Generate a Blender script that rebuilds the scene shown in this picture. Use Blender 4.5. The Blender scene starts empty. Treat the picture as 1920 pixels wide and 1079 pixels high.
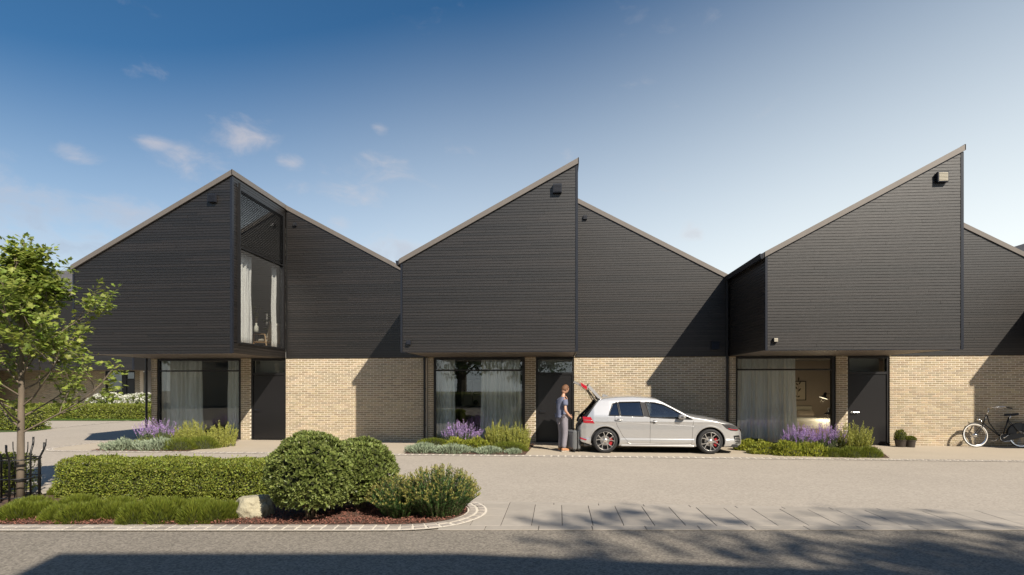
import bpy, math, random
import numpy as np
from mathutils import Vector, Matrix, Euler
from math import sin, cos, pi, radians, sqrt, atan2

SC = bpy.context.scene
COL = SC.collection
random.seed(7)
RNG = np.random.default_rng(11)

# ------------------------------------------------------------------ camera, sky, sun, exposure
FPX, CX, HZ = 1031.0, 960.0, 723.0          # focal length in photo pixels, principal column, horizon row
YAW = radians(4.77); EYE = 1.7
WALL = 16.43                                 # distance of the ground-floor brick plane
FRONT = 13.6                                 # distance of the projecting upper volumes
SUN = Vector((0.785, -1.0, 1.077)).normalized()

cam = bpy.data.cameras.new('camera'); camo = bpy.data.objects.new('camera', cam); COL.objects.link(camo)
camo.location = (0, 0, EYE); camo.rotation_euler = (pi/2, 0, YAW)
cam.sensor_fit = 'HORIZONTAL'; cam.sensor_width = 36; cam.lens = FPX/1920*36
cam.shift_y = (HZ - 539.5)/1920; cam.clip_end = 2000; cam.clip_start = 0.05
SC.camera = camo

def ray(u, v):
    a = (u-CX)/FPX; b = (HZ-v)/FPX
    return Vector((-sin(YAW)+a*cos(YAW), cos(YAW)+a*sin(YAW), b))

W = bpy.data.worlds.new('World'); SC.world = W; W.use_nodes = True
def build_world():
    nt = W.node_tree; nt.nodes.clear(); N = nt.nodes.new; L = nt.links.new
    out = N('ShaderNodeOutputWorld'); bg = N('ShaderNodeBackground')
    sky = N('ShaderNodeTexSky'); sky.sky_type = 'NISHITA'; sky.sun_disc = False
    sky.sun_elevation = math.asin(SUN.z); sky.sun_rotation = atan2(SUN.x, SUN.y)
    sky.air_density = 1.0; sky.dust_density = 0.6; sky.ozone_density = 3.0; sky.altitude = 200
    gam = N('ShaderNodeHueSaturation'); gam.inputs['Hue'].default_value = .495; gam.inputs['Saturation'].default_value = 1.25; gam.inputs['Value'].default_value = .80
    L(sky.outputs[0], gam.inputs['Color'])
    tc = N('ShaderNodeTexCoord'); sep = N('ShaderNodeSeparateXYZ'); L(tc.outputs['Generated'], sep.inputs[0])
    def M(op, a, b=None, c=None):
        m = N('ShaderNodeMath'); m.operation = op
        for i, v in enumerate((a, b, c)):
            if v is None: continue
            if isinstance(v, (int, float)): m.inputs[i].default_value = v
            else: L(v, m.inputs[i])
        return m.outputs[0]
    def ramp(v, a, b):
        m = N('ShaderNodeMapRange'); m.interpolation_type = 'SMOOTHSTEP'; L(v, m.inputs[0]); m.inputs[1].default_value = a; m.inputs[2].default_value = b
        return m.outputs[0]
    X, Y, Z = sep.outputs
    # haze: whitens towards the horizon, further up on the sunny +X side
    q = M('SUBTRACT', M('ADD', Z, M('MULTIPLY', ramp(M('MULTIPLY', X, -1.0), .15, .75), .13)), M('MULTIPLY', ramp(X, -.35, .78), .17))
    hz = N('ShaderNodeMapRange'); L(q, hz.inputs[0]); hz.inputs[1].default_value = .03; hz.inputs[2].default_value = .555; hz.inputs[3].default_value = 1.; hz.inputs[4].default_value = 0.
    mix1 = N('ShaderNodeMix'); mix1.data_type = 'RGBA'; L(gam.outputs[0], mix1.inputs[6]); mix1.inputs[7].default_value = (7.2, 7.75, 7.85, 1); L(M('POWER', hz.outputs[0], 1.2), mix1.inputs[0])
    # cumulus wisps in loose clusters
    nv = N('ShaderNodeMapping'); nv.inputs['Scale'].default_value = (1, 1, 2.1); L(tc.outputs['Generated'], nv.inputs[0])
    nz = N('ShaderNodeTexNoise'); nz.inputs['Scale'].default_value = 13; nz.inputs['Detail'].default_value = 9; nz.inputs['Roughness'].default_value = .6; nz.inputs['Distortion'].default_value = .35; L(nv.outputs[0], nz.inputs['Vector'])
    big = N('ShaderNodeTexNoise'); big.inputs['Scale'].default_value = 2.2; big.inputs['Detail'].default_value = 2; L(nv.outputs[0], big.inputs['Vector'])
    def ndir(u, v):
        d = ray(u, v).normalized(); return d
    mask = None
    for u, v, r, sx in ((460, 250, .062, 1.7), (285, 140, .040, 1.6), (690, 315, .060, 2.6), (365, 322, .070, 1.8), (548, 305, .03, 1.5), (282, 266, .035, 1.5), (145, 292, .03, 1.3), (712, 243, .024, 1.3), (738, 470, .075, 1.3), (637, 420, .03, 1.3), (1305, 436, .03, 1.3),
                        (675, 366, .05, 3.), (60, 440, .16, 2.6), (255, 420, .10, 2.2), (40, 362, .05, 3.2), (30, 405, .10, 2.4)):
        d = ndir(u, v); sub = N('ShaderNodeVectorMath'); sub.operation = 'SUBTRACT'; L(tc.outputs['Generated'], sub.inputs[0]); sub.inputs[1].default_value = d
        mul = N('ShaderNodeVectorMath'); mul.operation = 'MULTIPLY'; L(sub.outputs[0], mul.inputs[0]); mul.inputs[1].default_value = (1/sx, 1/sx, 1.25)
        ln = N('ShaderNodeVectorMath'); ln.operation = 'LENGTH'; L(mul.outputs[0], ln.inputs[0])
        m = M('SUBTRACT', 1.0, ramp(ln.outputs['Value'], 0., r)); mask = m if mask is None else M('MAXIMUM', mask, m)
    den = M('ADD', M('ADD', nz.outputs[0], M('MULTIPLY', mask, .34)), M('MULTIPLY', M('SUBTRACT', big.outputs[0], .66), .30))
    puff = ramp(den, .56, 1.12)
    shade = N('ShaderNodeMix'); shade.data_type = 'RGBA'; shade.inputs[6].default_value = (5.6, 5.05, 4.95, 1); shade.inputs[7].default_value = (3.7, 3.9, 4.5, 1); L(M('MULTIPLY', ramp(den, .66, .88), M('SUBTRACT', 1.0, ramp(Z, .20, .30))), shade.inputs[0])
    mix2 = N('ShaderNodeMix'); mix2.data_type = 'RGBA'; L(mix1.outputs[2], mix2.inputs[6]); L(shade.outputs[2], mix2.inputs[7]); L(M('MULTIPLY', puff, .68), mix2.inputs[0])
    L(mix2.outputs[2], bg.inputs[0]); bg.inputs[1].default_value = 0.085
    L(bg.outputs[0], out.inputs[0])
build_world()
sl = bpy.data.lights.new('sun', 'SUN'); sl.energy = 4.6; sl.angle = radians(0.6); sl.color = (1.0, .90, .76)
so = bpy.data.objects.new('sun', sl); COL.objects.link(so); so.rotation_euler = SUN.to_track_quat('Z', 'Y').to_euler(); so.location = (10, -12, 20)
SC.view_settings.view_transform = 'Standard'; SC.view_settings.look = 'None'; SC.view_settings.gamma = 1.0
SC.view_settings.exposure = 0.62; SC.view_settings.use_curve_mapping = False
SC.render.engine = 'CYCLES'
SC.cycles.max_bounces = 8; SC.cycles.transparent_max_bounces = 24; SC.cycles.use_denoising = True
SC.cycles.caustics_reflective = False; SC.cycles.caustics_refractive = False

# ------------------------------------------------------------------ pixel -> place
def onY(u, v, Y):
    r = ray(u, v); return Vector((0, 0, EYE)) + r*(Y/r.y)
def G(u, v):
    r = ray(u, v); p = r*(-EYE/r.z); return Vector((p.x, p.y, 0))

# ------------------------------------------------------------------ materials
def mat(name, col, rough=.6, var=.12, scale=6., bump=0., bscale=60., rnd=0., metal=0., spec=.5, stretch=(1, 1, 1), trans=0., hue=0.,
        coat=0., detail=4, stain=0., stain_scale=1.2, sheen=0., obj=False, col2=None, fleck=0., fleck_scale=300., bdist=.004):
    m = bpy.data.materials.new(name); m.use_nodes = True; nt = m.node_tree; nt.nodes.clear(); N = nt.nodes.new; L = nt.links.new
    out = N('ShaderNodeOutputMaterial'); p = N('ShaderNodeBsdfPrincipled')
    p.inputs['Roughness'].default_value = rough; p.inputs['Metallic'].default_value = metal; p.inputs['Specular IOR Level'].default_value = spec
    p.inputs['Coat Weight'].default_value = coat; p.inputs['Coat Roughness'].default_value = .04
    if sheen: p.inputs['Sheen Weight'].default_value = sheen
    geo = N('ShaderNodeNewGeometry'); mp = N('ShaderNodeMapping'); mp.inputs['Scale'].default_value = stretch
    if obj:
        tc = N('ShaderNodeTexCoord'); L(tc.outputs['Object'], mp.inputs[0])
    else: L(geo.outputs['Position'], mp.inputs[0])
    def M(op, a, b):
        n = N('ShaderNodeMath'); n.operation = op
        for i, v in enumerate((a, b)):
            if isinstance(v, (int, float)): n.inputs[i].default_value = v
            else: L(v, n.inputs[i])
        return n.outputs[0]
    val = None
    if var:
        nz = N('ShaderNodeTexNoise'); nz.inputs['Scale'].default_value = scale; nz.inputs['Detail'].default_value = detail; nz.inputs['Roughness'].default_value = .6
        L(mp.outputs[0], nz.inputs['Vector'])
        val = M('ADD', 1-var*1.2, M('MULTIPLY', nz.outputs[0], var*2.4))
    if stain:
        n2 = N('ShaderNodeTexNoise'); n2.inputs['Scale'].default_value = stain_scale; n2.inputs['Detail'].default_value = 5; n2.inputs['Roughness'].default_value = .65; L(mp.outputs[0], n2.inputs['Vector'])
        s = M('ADD', 1-stain*1.1, M('MULTIPLY', n2.outputs[0], stain*2.2)); val = s if val is None else M('MULTIPLY', val, s)
    if fleck:
        vo = N('ShaderNodeTexVoronoi'); vo.inputs['Scale'].default_value = fleck_scale; L(geo.outputs['Position'], vo.inputs['Vector'])
        sx = N('ShaderNodeSeparateColor'); L(vo.outputs['Color'], sx.inputs[0])
        s = M('ADD', 1-fleck, M('MULTIPLY', sx.outputs[0], fleck*2)); val = s if val is None else M('MULTIPLY', val, s)
    rn = None
    if rnd or hue or col2:
        oi = N('ShaderNodeObjectInfo'); rn = M('FRACT', M('ADD', M('MULTIPLY', oi.outputs['Random'], 7.31), geo.outputs['Random Per Island']), 0)
        if rnd:
            s = M('ADD', 1-rnd, M('MULTIPLY', rn, rnd*2)); val = s if val is None else M('MULTIPLY', val, s)
    c = None
    if col2:
        mx = N('ShaderNodeMix'); mx.data_type = 'RGBA'; mx.inputs[6].default_value = (*col, 1); mx.inputs[7].default_value = (*col2, 1)
        L(M('FRACT', M('MULTIPLY', rn, 5.77), 0), mx.inputs[0]); c = mx.outputs[2]
    hs = N('ShaderNodeHueSaturation')
    if c is not None: L(c, hs.inputs['Color'])
    else: hs.inputs['Color'].default_value = (*col, 1)
    if val is not None: L(val, hs.inputs['Value'])
    if hue: L(M('ADD', .5-hue, M('MULTIPLY', M('FRACT', M('MULTIPLY', rn, 13.7), 0), hue*2)), hs.inputs['Hue'])
    L(hs.outputs[0], p.inputs['Base Color'])
    if bump:
        nb = N('ShaderNodeTexNoise'); nb.inputs['Scale'].default_value = bscale; nb.inputs['Detail'].default_value = 5; nb.inputs['Roughness'].default_value = .65; L(mp.outputs[0], nb.inputs['Vector'])
        bp = N('ShaderNodeBump'); bp.inputs['Strength'].default_value = bump; bp.inputs['Distance'].default_value = bdist; L(nb.outputs[0], bp.inputs['Height']); L(bp.outputs[0], p.inputs['Normal'])
    if trans:
        t = N('ShaderNodeBsdfTranslucent'); mxs = N('ShaderNodeMixShader'); mxs.inputs[0].default_value = trans
        hs2 = N('ShaderNodeHueSaturation'); L(hs.outputs[0], hs2.inputs['Color']); hs2.inputs['Value'].default_value = 1.5; hs2.inputs['Hue'].default_value = .49
        L(hs2.outputs[0], t.inputs['Color']); L(p.outputs[0], mxs.inputs[1]); L(t.outputs[0], mxs.inputs[2]); L(mxs.outputs[0], out.inputs[0])
    else: L(p.outputs[0], out.inputs[0])
    return m

def glass_mat(name, tint=(.85, .9, .9), refl=1.0, rough=0.0, base=.04):
    m = bpy.data.materials.new(name); m.use_nodes = True; nt = m.node_tree; nt.nodes.clear(); N = nt.nodes.new; L = nt.links.new
    out = N('ShaderNodeOutputMaterial'); t = N('ShaderNodeBsdfTransparent'); t.inputs[0].default_value = (*tint, 1)
    g = N('ShaderNodeBsdfGlossy'); g.inputs[0].default_value = (1, 1, 1, 1); g.inputs['Roughness'].default_value = rough
    fr = N('ShaderNodeFresnel'); ge = N('ShaderNodeNewGeometry'); mi = N('ShaderNodeMath'); mi.operation = 'MULTIPLY_ADD'; L(ge.outputs['Backfacing'], mi.inputs[0]); mi.inputs[1].default_value = 1/1.5-1.5; mi.inputs[2].default_value = 1.5; L(mi.outputs[0], fr.inputs[0])
    m1 = N('ShaderNodeMath'); m1.operation = 'MULTIPLY_ADD'; L(fr.outputs[0], m1.inputs[0]); m1.inputs[1].default_value = refl; m1.inputs[2].default_value = base; m1.use_clamp = True
    mx = N('ShaderNodeMixShader'); L(m1.outputs[0], mx.inputs[0]); L(t.outputs[0], mx.inputs[1]); L(g.outputs[0], mx.inputs[2]); L(mx.outputs[0], out.inputs[0])
    return m
def emit_mat(name, col, s):
    m = bpy.data.materials.new(name); m.use_nodes = True; nt = m.node_tree; nt.nodes.clear()
    out = nt.nodes.new('ShaderNodeOutputMaterial'); e = nt.nodes.new('ShaderNodeEmission'); e.inputs[0].default_value = (*col, 1); e.inputs[1].default_value = s
    nt.links.new(e.outputs[0], out.inputs[0]); return m

MT = {}
MT['brick'] = mat('brick', (.395, .312, .204), .85, .14, 30, .5, 220, rnd=.20, hue=.010, col2=(.33, .278, .20), stain=.10, stain_scale=.9, spec=.2)
MT['mortar'] = mat('mortar', (.75, .68, .56), .9, .10, 12, .3, 150, spec=.2)
MT['wood'] = mat('dark_stained_wood', (.0100, .0078, .0068), .455, .75, 5, .5, 26, rnd=.45, stretch=(.30, 1, 9), spec=.88, stain=.45, stain_scale=.7, bdist=.003)
MT['woodback'] = mat('cladding_backing', (.008, .008, .009), .8, 0)
MT['trim'] = mat('dark_metal_trim', (.018, .021, .030), .38, .1, 3, metal=.2)
MT['black'] = mat('black_metal', (.010, .010, .011), .42, .1, 5)
MT['fascia'] = mat('zinc_fascia', (.165, .146, .130), .5, .14, 2.2, .1, 30, metal=.15, rnd=.05)
MT['roof'] = mat('roof_felt', (.09, .085, .085), .8, .15, 3, .4, 40)
MT['slate'] = mat('grey_roof_shingle', (.10, .095, .10), .75, .2, 6, .5, 60, rnd=.12)
MT['soffit'] = mat('soffit_board', (.16, .135, .115), .6, .10, 2, .1, 40)
MT['door'] = mat('dark_door_paint', (.011, .0105, .0115), .36, .06, 4, .03, 30)
MT['steel'] = mat('brushed_steel', (.55, .55, .55), .28, .05, 20, metal=1)
MT['glass'] = glass_mat('window_glass', (.95, .98, .98), .95, 0, .02)
MT['glass_up'] = glass_mat('upper_window_glass', (.97, .98, .98), 2.0, 0, .03)
MT['curtain'] = mat('sheer_curtain', (.84, .84, .82), .9, .04, 3, trans=.35)
MT['curtain2'] = mat('white_curtain', (.86, .855, .83), .9, .05, 3, trans=.35)
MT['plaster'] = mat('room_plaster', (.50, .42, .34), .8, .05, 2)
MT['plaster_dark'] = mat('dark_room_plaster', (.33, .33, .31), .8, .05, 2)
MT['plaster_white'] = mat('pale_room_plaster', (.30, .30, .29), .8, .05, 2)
MT['oak'] = mat('oak', (.42, .27, .13), .45, .2, 8, stretch=(1, 8, 8))
MT['cream'] = mat('cream_fabric', (.62, .58, .48), .9, .1, 40)
MT['ventgrille'] = mat('vent_grille', (.030, .032, .038), .35, .05, 5, metal=.4)
MT['vent_glint'] = mat('sunlit_vent_grille', (.40, .37, .30), .75, .05, 5, spec=.15)  # sun reflected by the grille is put into this pale colour

# ------------------------------------------------------------------ mesh helpers
class MB:
    def __init__(s): s.v = []; s.f = []; s.n = 0
    def add(s, vs, fs):
        b = s.n; s.v.extend(tuple(map(float, v)) for v in vs); s.f.extend(tuple(i+b for i in f) for f in fs); s.n = len(s.v); return s
    def box(s, x0, x1, y0, y1, z0, z1):
        return s.add([(x0,y0,z0),(x1,y0,z0),(x1,y1,z0),(x0,y1,z0),(x0,y0,z1),(x1,y0,z1),(x1,y1,z1),(x0,y1,z1)],
              [(0,3,2,1),(4,5,6,7),(0,1,5,4),(1,2,6,5),(2,3,7,6),(3,0,4,7)])
    def bbox(s, x0, x1, y0, y1, z0, z1, b=.01):
        # box with chamfered vertical-and-horizontal edges (all 12)
        vs = []; idx = {}
        for ix, (x, sx) in enumerate(((x0, 1), (x1, -1))):
            for iy, (y, sy) in enumerate(((y0, 1), (y1, -1))):
                for iz, (z, sz) in enumerate(((z0, 1), (z1, -1))):
                    for k in range(3):
                        q = [x+sx*b, y+sy*b, z+sz*b]; q[k] = (x, y, z)[k]
                        idx[ix, iy, iz, k] = len(vs); vs.append(q)
        I = lambda a, b_, c, k: idx[a, b_, c, k]
        fs = [(I(0,0,0,0),I(0,0,1,0),I(0,1,1,0),I(0,1,0,0)),(I(1,0,0,0),I(1,1,0,0),I(1,1,1,0),I(1,0,1,0)),
              (I(0,0,0,1),I(1,0,0,1),I(1,0,1,1),I(0,0,1,1)),(I(0,1,0,1),I(0,1,1,1),I(1,1,1,1),I(1,1,0,1)),
              (I(0,0,0,2),I(0,1,0,2),I(1,1,0,2),I(1,0,0,2)),(I(0,0,1,2),I(1,0,1,2),I(1,1,1,2),I(0,1,1,2))]
        for a in (0,1):
            for c in (0,1):
                fs += [(I(0,a,c,1),I(0,a,c,2),I(1,a,c,2),I(1,a,c,1)), (I(a,0,c,0),I(a,0,c,2),I(a,1,c,2),I(a,1,c,0)), (I(a,c,0,0),I(a,c,0,1),I(a,c,1,1),I(a,c,1,0))]
        for a in (0,1):
            for c in (0,1):
                for d in (0,1): fs.append((I(a,c,d,0),I(a,c,d,1),I(a,c,d,2)))
        return s.add(vs, fs)
    def prism(s, poly, plane, d0, d1):
        # poly: 2-D points; plane 'xz' extrudes along y, 'yz' along x, 'xy' along z
        def put(p, d): return {'xz': (p[0], d, p[1]), 'yz': (d, p[0], p[1]), 'xy': (p[0], p[1], d)}[plane]
        n = len(poly); vs = [put(p, d0) for p in poly]+[put(p, d1) for p in poly]
        return s.add(vs, [tuple(range(n))[::-1], tuple(range(n, 2*n))]+[(i, (i+1) % n, n+(i+1) % n, n+i) for i in range(n)])
    def tube(s, pts, r, k=8, cap=True):
        pts = [Vector(p) for p in pts]; n = len(pts); rs = r if isinstance(r, (list, tuple)) else [r]*n
        vs = []; up = None
        for i, p in enumerate(pts):
            t = (pts[min(i+1, n-1)]-pts[max(i-1, 0)]).normalized()
            if up is None:
                up = Vector((0, 0, 1)) if abs(t.z) < .9 else Vector((1, 0, 0))
            a = (up - t*up.dot(t)).normalized(); b = t.cross(a); up = a
            vs += [p+(a*cos(2*pi*j/k)+b*sin(2*pi*j/k))*rs[i] for j in range(k)]
        fs = [(i*k+j, i*k+(j+1) % k, (i+1)*k+(j+1) % k, (i+1)*k+j) for i in range(n-1) for j in range(k)]
        if cap: fs += [tuple(range(k))[::-1], tuple((n-1)*k+j for j in range(k))]
        return s.add(vs, fs)
    def lathe(s, prof, c=(0,0,0), k=24, axis='z'):
        vs = []
        for r, h in prof:
            for j in range(k):
                a = 2*pi*j/k; q = {'z': (r*cos(a), r*sin(a), h), 'y': (r*cos(a), h, r*sin(a)), 'x': (h, r*cos(a), r*sin(a))}[axis]
                vs.append((c[0]+q[0], c[1]+q[1], c[2]+q[2]))
        m = len(prof)
        return s.add(vs, [(i*k+j, i*k+(j+1) % k, (i+1)*k+(j+1) % k, (i+1)*k+j) for i in range(m-1) for j in range(k)])
    def mesh(s, name, smooth=False):
        m = bpy.data.meshes.new(name); m.from_pydata(s.v, [], s.f); m.update()
        if smooth: m.polygons.foreach_set('use_smooth', [True]*len(m.polygons))
        return m
def obj(name, mesh, m=None, parent=None, smooth=False, loc=None):
    if isinstance(mesh, MB): mesh = mesh.mesh(name, smooth)
    o = bpy.data.objects.new(name, mesh); COL.objects.link(o)
    if m is not None and not mesh.materials:
        for q in (m if isinstance(m, (list, tuple)) else [m]): mesh.materials.append(q)
    if parent is not None: o.parent = parent
    if loc is not None: o.location = loc
    return o
def tag(o, label=None, cat=None, group=None, kind=None):
    if label: o['label'] = label
    if cat: o['category'] = cat
    if group: o['group'] = group
    if kind: o['kind'] = kind
    return o
def thing(name, label, cat, loc=(0, 0, 0), rz=0, group=None):
    o = bpy.data.objects.new(name, None); COL.objects.link(o); o.location = loc; o.rotation_euler = (0, 0, rz); o.empty_display_size = .2
    return tag(o, label, cat, group)
def npmesh(name, V, F, smooth=False):
    # V (n,3) array, F (m,k) array of one polygon size
    m = bpy.data.meshes.new(name); V = np.asarray(V, dtype=np.float32); F = np.asarray(F, dtype=np.int32); k = F.shape[1]
    m.vertices.add(len(V)); m.vertices.foreach_set('co', V.ravel()); m.loops.add(F.size); m.loops.foreach_set('vertex_index', F.ravel())
    m.polygons.add(len(F)); m.polygons.foreach_set('loop_start', np.arange(0, F.size, k, dtype=np.int32)); m.polygons.foreach_set('loop_total', np.full(len(F), k, dtype=np.int32))
    m.polygons.foreach_set('use_smooth', np.full(len(F), bool(smooth)))
    m.update(calc_edges=True); m.validate(); return m
def boxes_mesh(name, C, S):
    # many boxes: centres (n,3), half sizes (n,3)
    C = np.asarray(C, float); S = np.asarray(S, float); n = len(C)
    k = np.array([(-1,-1,-1),(1,-1,-1),(1,1,-1),(-1,1,-1),(-1,-1,1),(1,-1,1),(1,1,1),(-1,1,1)], float)
    V = (C[:, None, :]+k[None]*S[:, None, :]).reshape(-1, 3)
    q = np.array([(0,3,2,1),(4,5,6,7),(0,1,5,4),(1,2,6,5),(2,3,7,6),(3,0,4,7)])
    return npmesh(name, V, (np.arange(n)[:, None, None]*8+q[None]).reshape(-1, 4))
def clip_strip(poly, z0, z1):
    def half(P, f):
        o = []
        for i, a in enumerate(P):
            b = P[(i+1) % len(P)]; fa, fb = f(a), f(b)
            if fa >= 0: o.append(a)
            if (fa >= 0) != (fb >= 0):
                t = fa/(fa-fb); o.append((a[0]+(b[0]-a[0])*t, a[1]+(b[1]-a[1])*t))
        return o
    P = half(poly, lambda p: p[1]-z0)
    return half(P, lambda p: z1-p[1]) if P else []
# ------------------------------------------------------------------ ground
OH = WALL-FRONT
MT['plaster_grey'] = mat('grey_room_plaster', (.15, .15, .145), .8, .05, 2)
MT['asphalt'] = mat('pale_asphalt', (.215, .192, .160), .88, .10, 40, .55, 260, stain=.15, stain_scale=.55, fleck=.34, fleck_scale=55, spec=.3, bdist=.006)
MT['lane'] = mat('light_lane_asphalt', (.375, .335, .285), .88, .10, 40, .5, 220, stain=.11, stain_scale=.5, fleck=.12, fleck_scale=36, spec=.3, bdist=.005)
MT['paving'] = mat('forecourt_paving', (.42, .365, .29), .85, .10, 25, .35, 160, stain=.10, stain_scale=.8, spec=.3)
MT['slab'] = mat('stone_slab', (.36, .325, .28), .78, .10, 9, .25, 130, rnd=.07, stain=.12, stain_scale=1.5, stretch=(1, 1, 1), spec=.35)
MT['sett'] = mat('grey_sett', (.31, .28, .25), .8, .14, 30, .4, 150, rnd=.2, spec=.3)
MT['grout'] = mat('pale_joint', (.62, .57, .49), .9, .08, 20, .2, 120, spec=.2)
MT['bark'] = mat('red_bark_mulch', (.20, .085, .06), .9, .3, 60, .5, 90, rnd=.45)
MT['soil'] = mat('soil', (.085, .05, .035), .95, .3, 40, .5, 60)
MT['dark'] = mat('dark_joint', (.03, .028, .026), .9, 0)  # own dark tone of the joints between slabs
MT['lawn'] = mat('lawn_base', (.06, .095, .022), .95, .25, 30)

def sheet(name, poly, z, m, kind='structure', zs=None):
    b = MB(); b.add([(p[0], p[1], z) for p in poly], [tuple(range(len(poly)))])
    return tag(obj(name, b, m), kind=kind)
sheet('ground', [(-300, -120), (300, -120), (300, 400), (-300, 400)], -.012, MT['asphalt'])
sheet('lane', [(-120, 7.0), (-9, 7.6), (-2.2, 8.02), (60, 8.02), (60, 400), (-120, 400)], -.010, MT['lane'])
# forecourt: rounded left front corner, pale sett edging
FY = 13.28
fc = [(-13.75, 19.5), (-13.75, 14.2)] + [(-12.95-.8*cos(a), 14.08-.8*sin(a)) for a in np.linspace(.1, pi/2, 9)] + [(40, FY), (40, WALL+.3), (-13.0, WALL+.3), (-13.0, 19.5)]
sheet('forecourt', fc, -.004, MT['paving'])
E_ = [(-13.75, 24), (-13.75, 14.2)] + [(-12.95-.8*cos(a), 14.08-.8*sin(a)) for a in np.linspace(.1, pi/2, 12)] + [(18.0, FY)]
def along(path, step):
    out = []; d = 0; nxt = step/2
    for a, b in zip(path[:-1], path[1:]):
        a = Vector((*a, 0)); b = Vector((*b, 0)); l = (b-a).length
        if l < 1e-6: continue
        t = (b-a)/l
        while nxt <= d+l:
            out.append((a+t*(nxt-d), t)); nxt += step
        d += l
    return out
def band(path, w, z, off=0.):
    P = [Vector((*p, 0)) for p in path]; vs = []; n = len(P)
    for i, p in enumerate(P):
        t = (P[min(i+1, n-1)]-P[max(i-1, 0)]).normalized(); nr = Vector((-t.y, t.x, 0))
        vs += [(p.x+nr.x*(off-w/2), p.y+nr.y*(off-w/2), z), (p.x+nr.x*(off+w/2), p.y+nr.y*(off+w/2), z)]
    return MB().add(vs, [(2*i, 2*i+1, 2*i+3, 2*i+2)[::-1] for i in range(n-1)])
def oriented(items, l, w, z0, z1):
    V = []; F = []
    for p, t, sl_, sw in items:
        nr = Vector((-t.y, t.x, 0)); i = len(V); a = t*(l*sl_/2); b = nr*(w*sw/2); c = .12
        for z, s in ((z0, 1), (z1-.004, 1), (z1, 1-c)):
            for sx, sy in ((-1, -1), (1, -1), (1, 1), (-1, 1)):
                q = p+a*(sx*s)+b*(sy*s); V.append((q.x, q.y, z))
        F += [(i+8, i+9, i+10, i+11)]
        for k in (0, 4):
            for j in range(4): F.append((i+k+j, i+k+(j+1) % 4, i+k+4+(j+1) % 4, i+k+4+j))
    return V, F
edging = tag(obj('forecourt_edging', band(E_, .24, .0, 0), MT['grout']), kind='structure')
its = []
for off in (-.055, .055):
    for p, t in along(E_, .17):
        its.append((p+Vector((-t.y, t.x, 0))*off+t*random.uniform(-.006, .006), t, random.uniform(.95, 1.03), random.uniform(.95, 1.03)))
V, F = oriented(its, .125, .072, -.02, .006)
so_ = obj('setts', npmesh('setts', V, F), MT['sett'], edging); so_['kind'] = 'stuff'
# side road edges far left
for nm, pth in (('road_edging', [(-20.0, 19.6), (-20.3, 22), (-20.6, 25)]),):
    e2 = tag(obj(nm, band(pth, .22, .0), MT['grout']), kind='structure')
    V, F = oriented([(p, t, 1, 1) for p, t in along(pth, .17)], .13, .09, -.02, .006)
    q = obj('setts', npmesh('setts', V, F), MT['sett'], e2); q['kind'] = 'stuff'

# ------------------------------------------------------------------ terrace
BL, BH, PX, PZ = .193, .0445, .208, .0595
def brick_cells(x0, x1, z1, z0=0.):
    out = []; r = 0; z = z0+.005
    while z+BH <= z1+.002:
        x = x0-(PX/2 if r % 2 else 0)-random.uniform(0, .012)
        while x < x1-.02:
            a = max(x, x0); b = min(x+BL, x1)
            if b-a > .03: out.append((a, b, z, z+BH))
            x += PX+random.uniform(-.002, .002)
        z += PZ; r += 1
    return out
def brick_mesh(l):
    return MB().bbox(-l/2, l/2, -.0025, .03, -BH/2, BH/2, .003).mesh('brick')
BRICK = brick_mesh(BL); BRICK.materials.append(MT['brick'])
def brickwork(parent, cells, n_single, keep):
    # the first n_single whole bricks that pass keep() become parts, the rest one joined part
    rest = []; n = 0
    for a, b, z0, z1 in cells:
        if n < n_single and b-a > BL-.004 and keep((a+b)/2, (z0+z1)/2):
            o = obj('brick', BRICK, None, parent, loc=((a+b)/2, random.uniform(-.0015, .0015), (z0+z1)/2)); n += 1
            o.rotation_euler = (0, random.uniform(-.004, .004), random.uniform(-.006, .006))
        else: rest.append((a, b, z0, z1))
    if rest:
        C = np.array([((a+b)/2, .0158+random.uniform(-.0015, .0015), (c+d)/2) for a, b, c, d in rest]); S = np.array([((b-a)/2, .0183, (d-c)/2) for a, b, c, d in rest])
        o = obj('brickwork', boxes_mesh('brickwork', C, S), MT['brick'], parent); o['kind'] = 'stuff'
    return n
BP = .0705
def boards(parent, poly, plane, d, sign, z0, z1, holes=()):
    # horizontal boards clipped to poly; d = plane of the backing, sign = outward direction
    z = z0; k = 0
    while z < z1-.01:
        a, b = z+.0042, min(z+BP-.0042, z1)
        segs = [poly]
        for (h0, h1, g0, g1) in holes:
            if b > g0 and a < g1:
                if a < g0-.01: b = g0
                elif b > g1+.01: a = g1
                else:
                    new = []
                    for q in segs:
                        for lo, hi in ((-99, h0), (h1, 99)):
                            r = clip_strip([(p[1], p[0]) for p in q], lo, hi)
                            if len(r) > 2: new.append([(p[1], p[0]) for p in r])
                    segs = new
        for q in segs:
            P = clip_strip(q, a, b)
            if len(P) > 2:
                P2 = []
                for p in P:
                    if not P2 or (abs(p[0]-P2[-1][0])+abs(p[1]-P2[-1][1])) > 1e-4: P2.append(p)
                if len(P2) < 3: continue
                lo, hi = min(p[0] for p in P2), max(p[0] for p in P2); parts_ = [P2]
                if hi-lo > 1.6 and random.random() < .55:      # butt joint
                    c = random.uniform(lo+.4, hi-.4); sw2 = lambda Q: [(p[1], p[0]) for p in Q]
                    parts_ = [sw2(clip_strip(sw2(P2), -99, c-.0015)), sw2(clip_strip(sw2(P2), c+.0015, 99))]
                for P3 in parts_:
                    if len(P3) > 2: obj('board', MB().prism(P3, plane, d, d+sign*(.017+random.uniform(-.0025, .0025))), MT['wood'], parent)
        z += BP; k += 1
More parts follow.
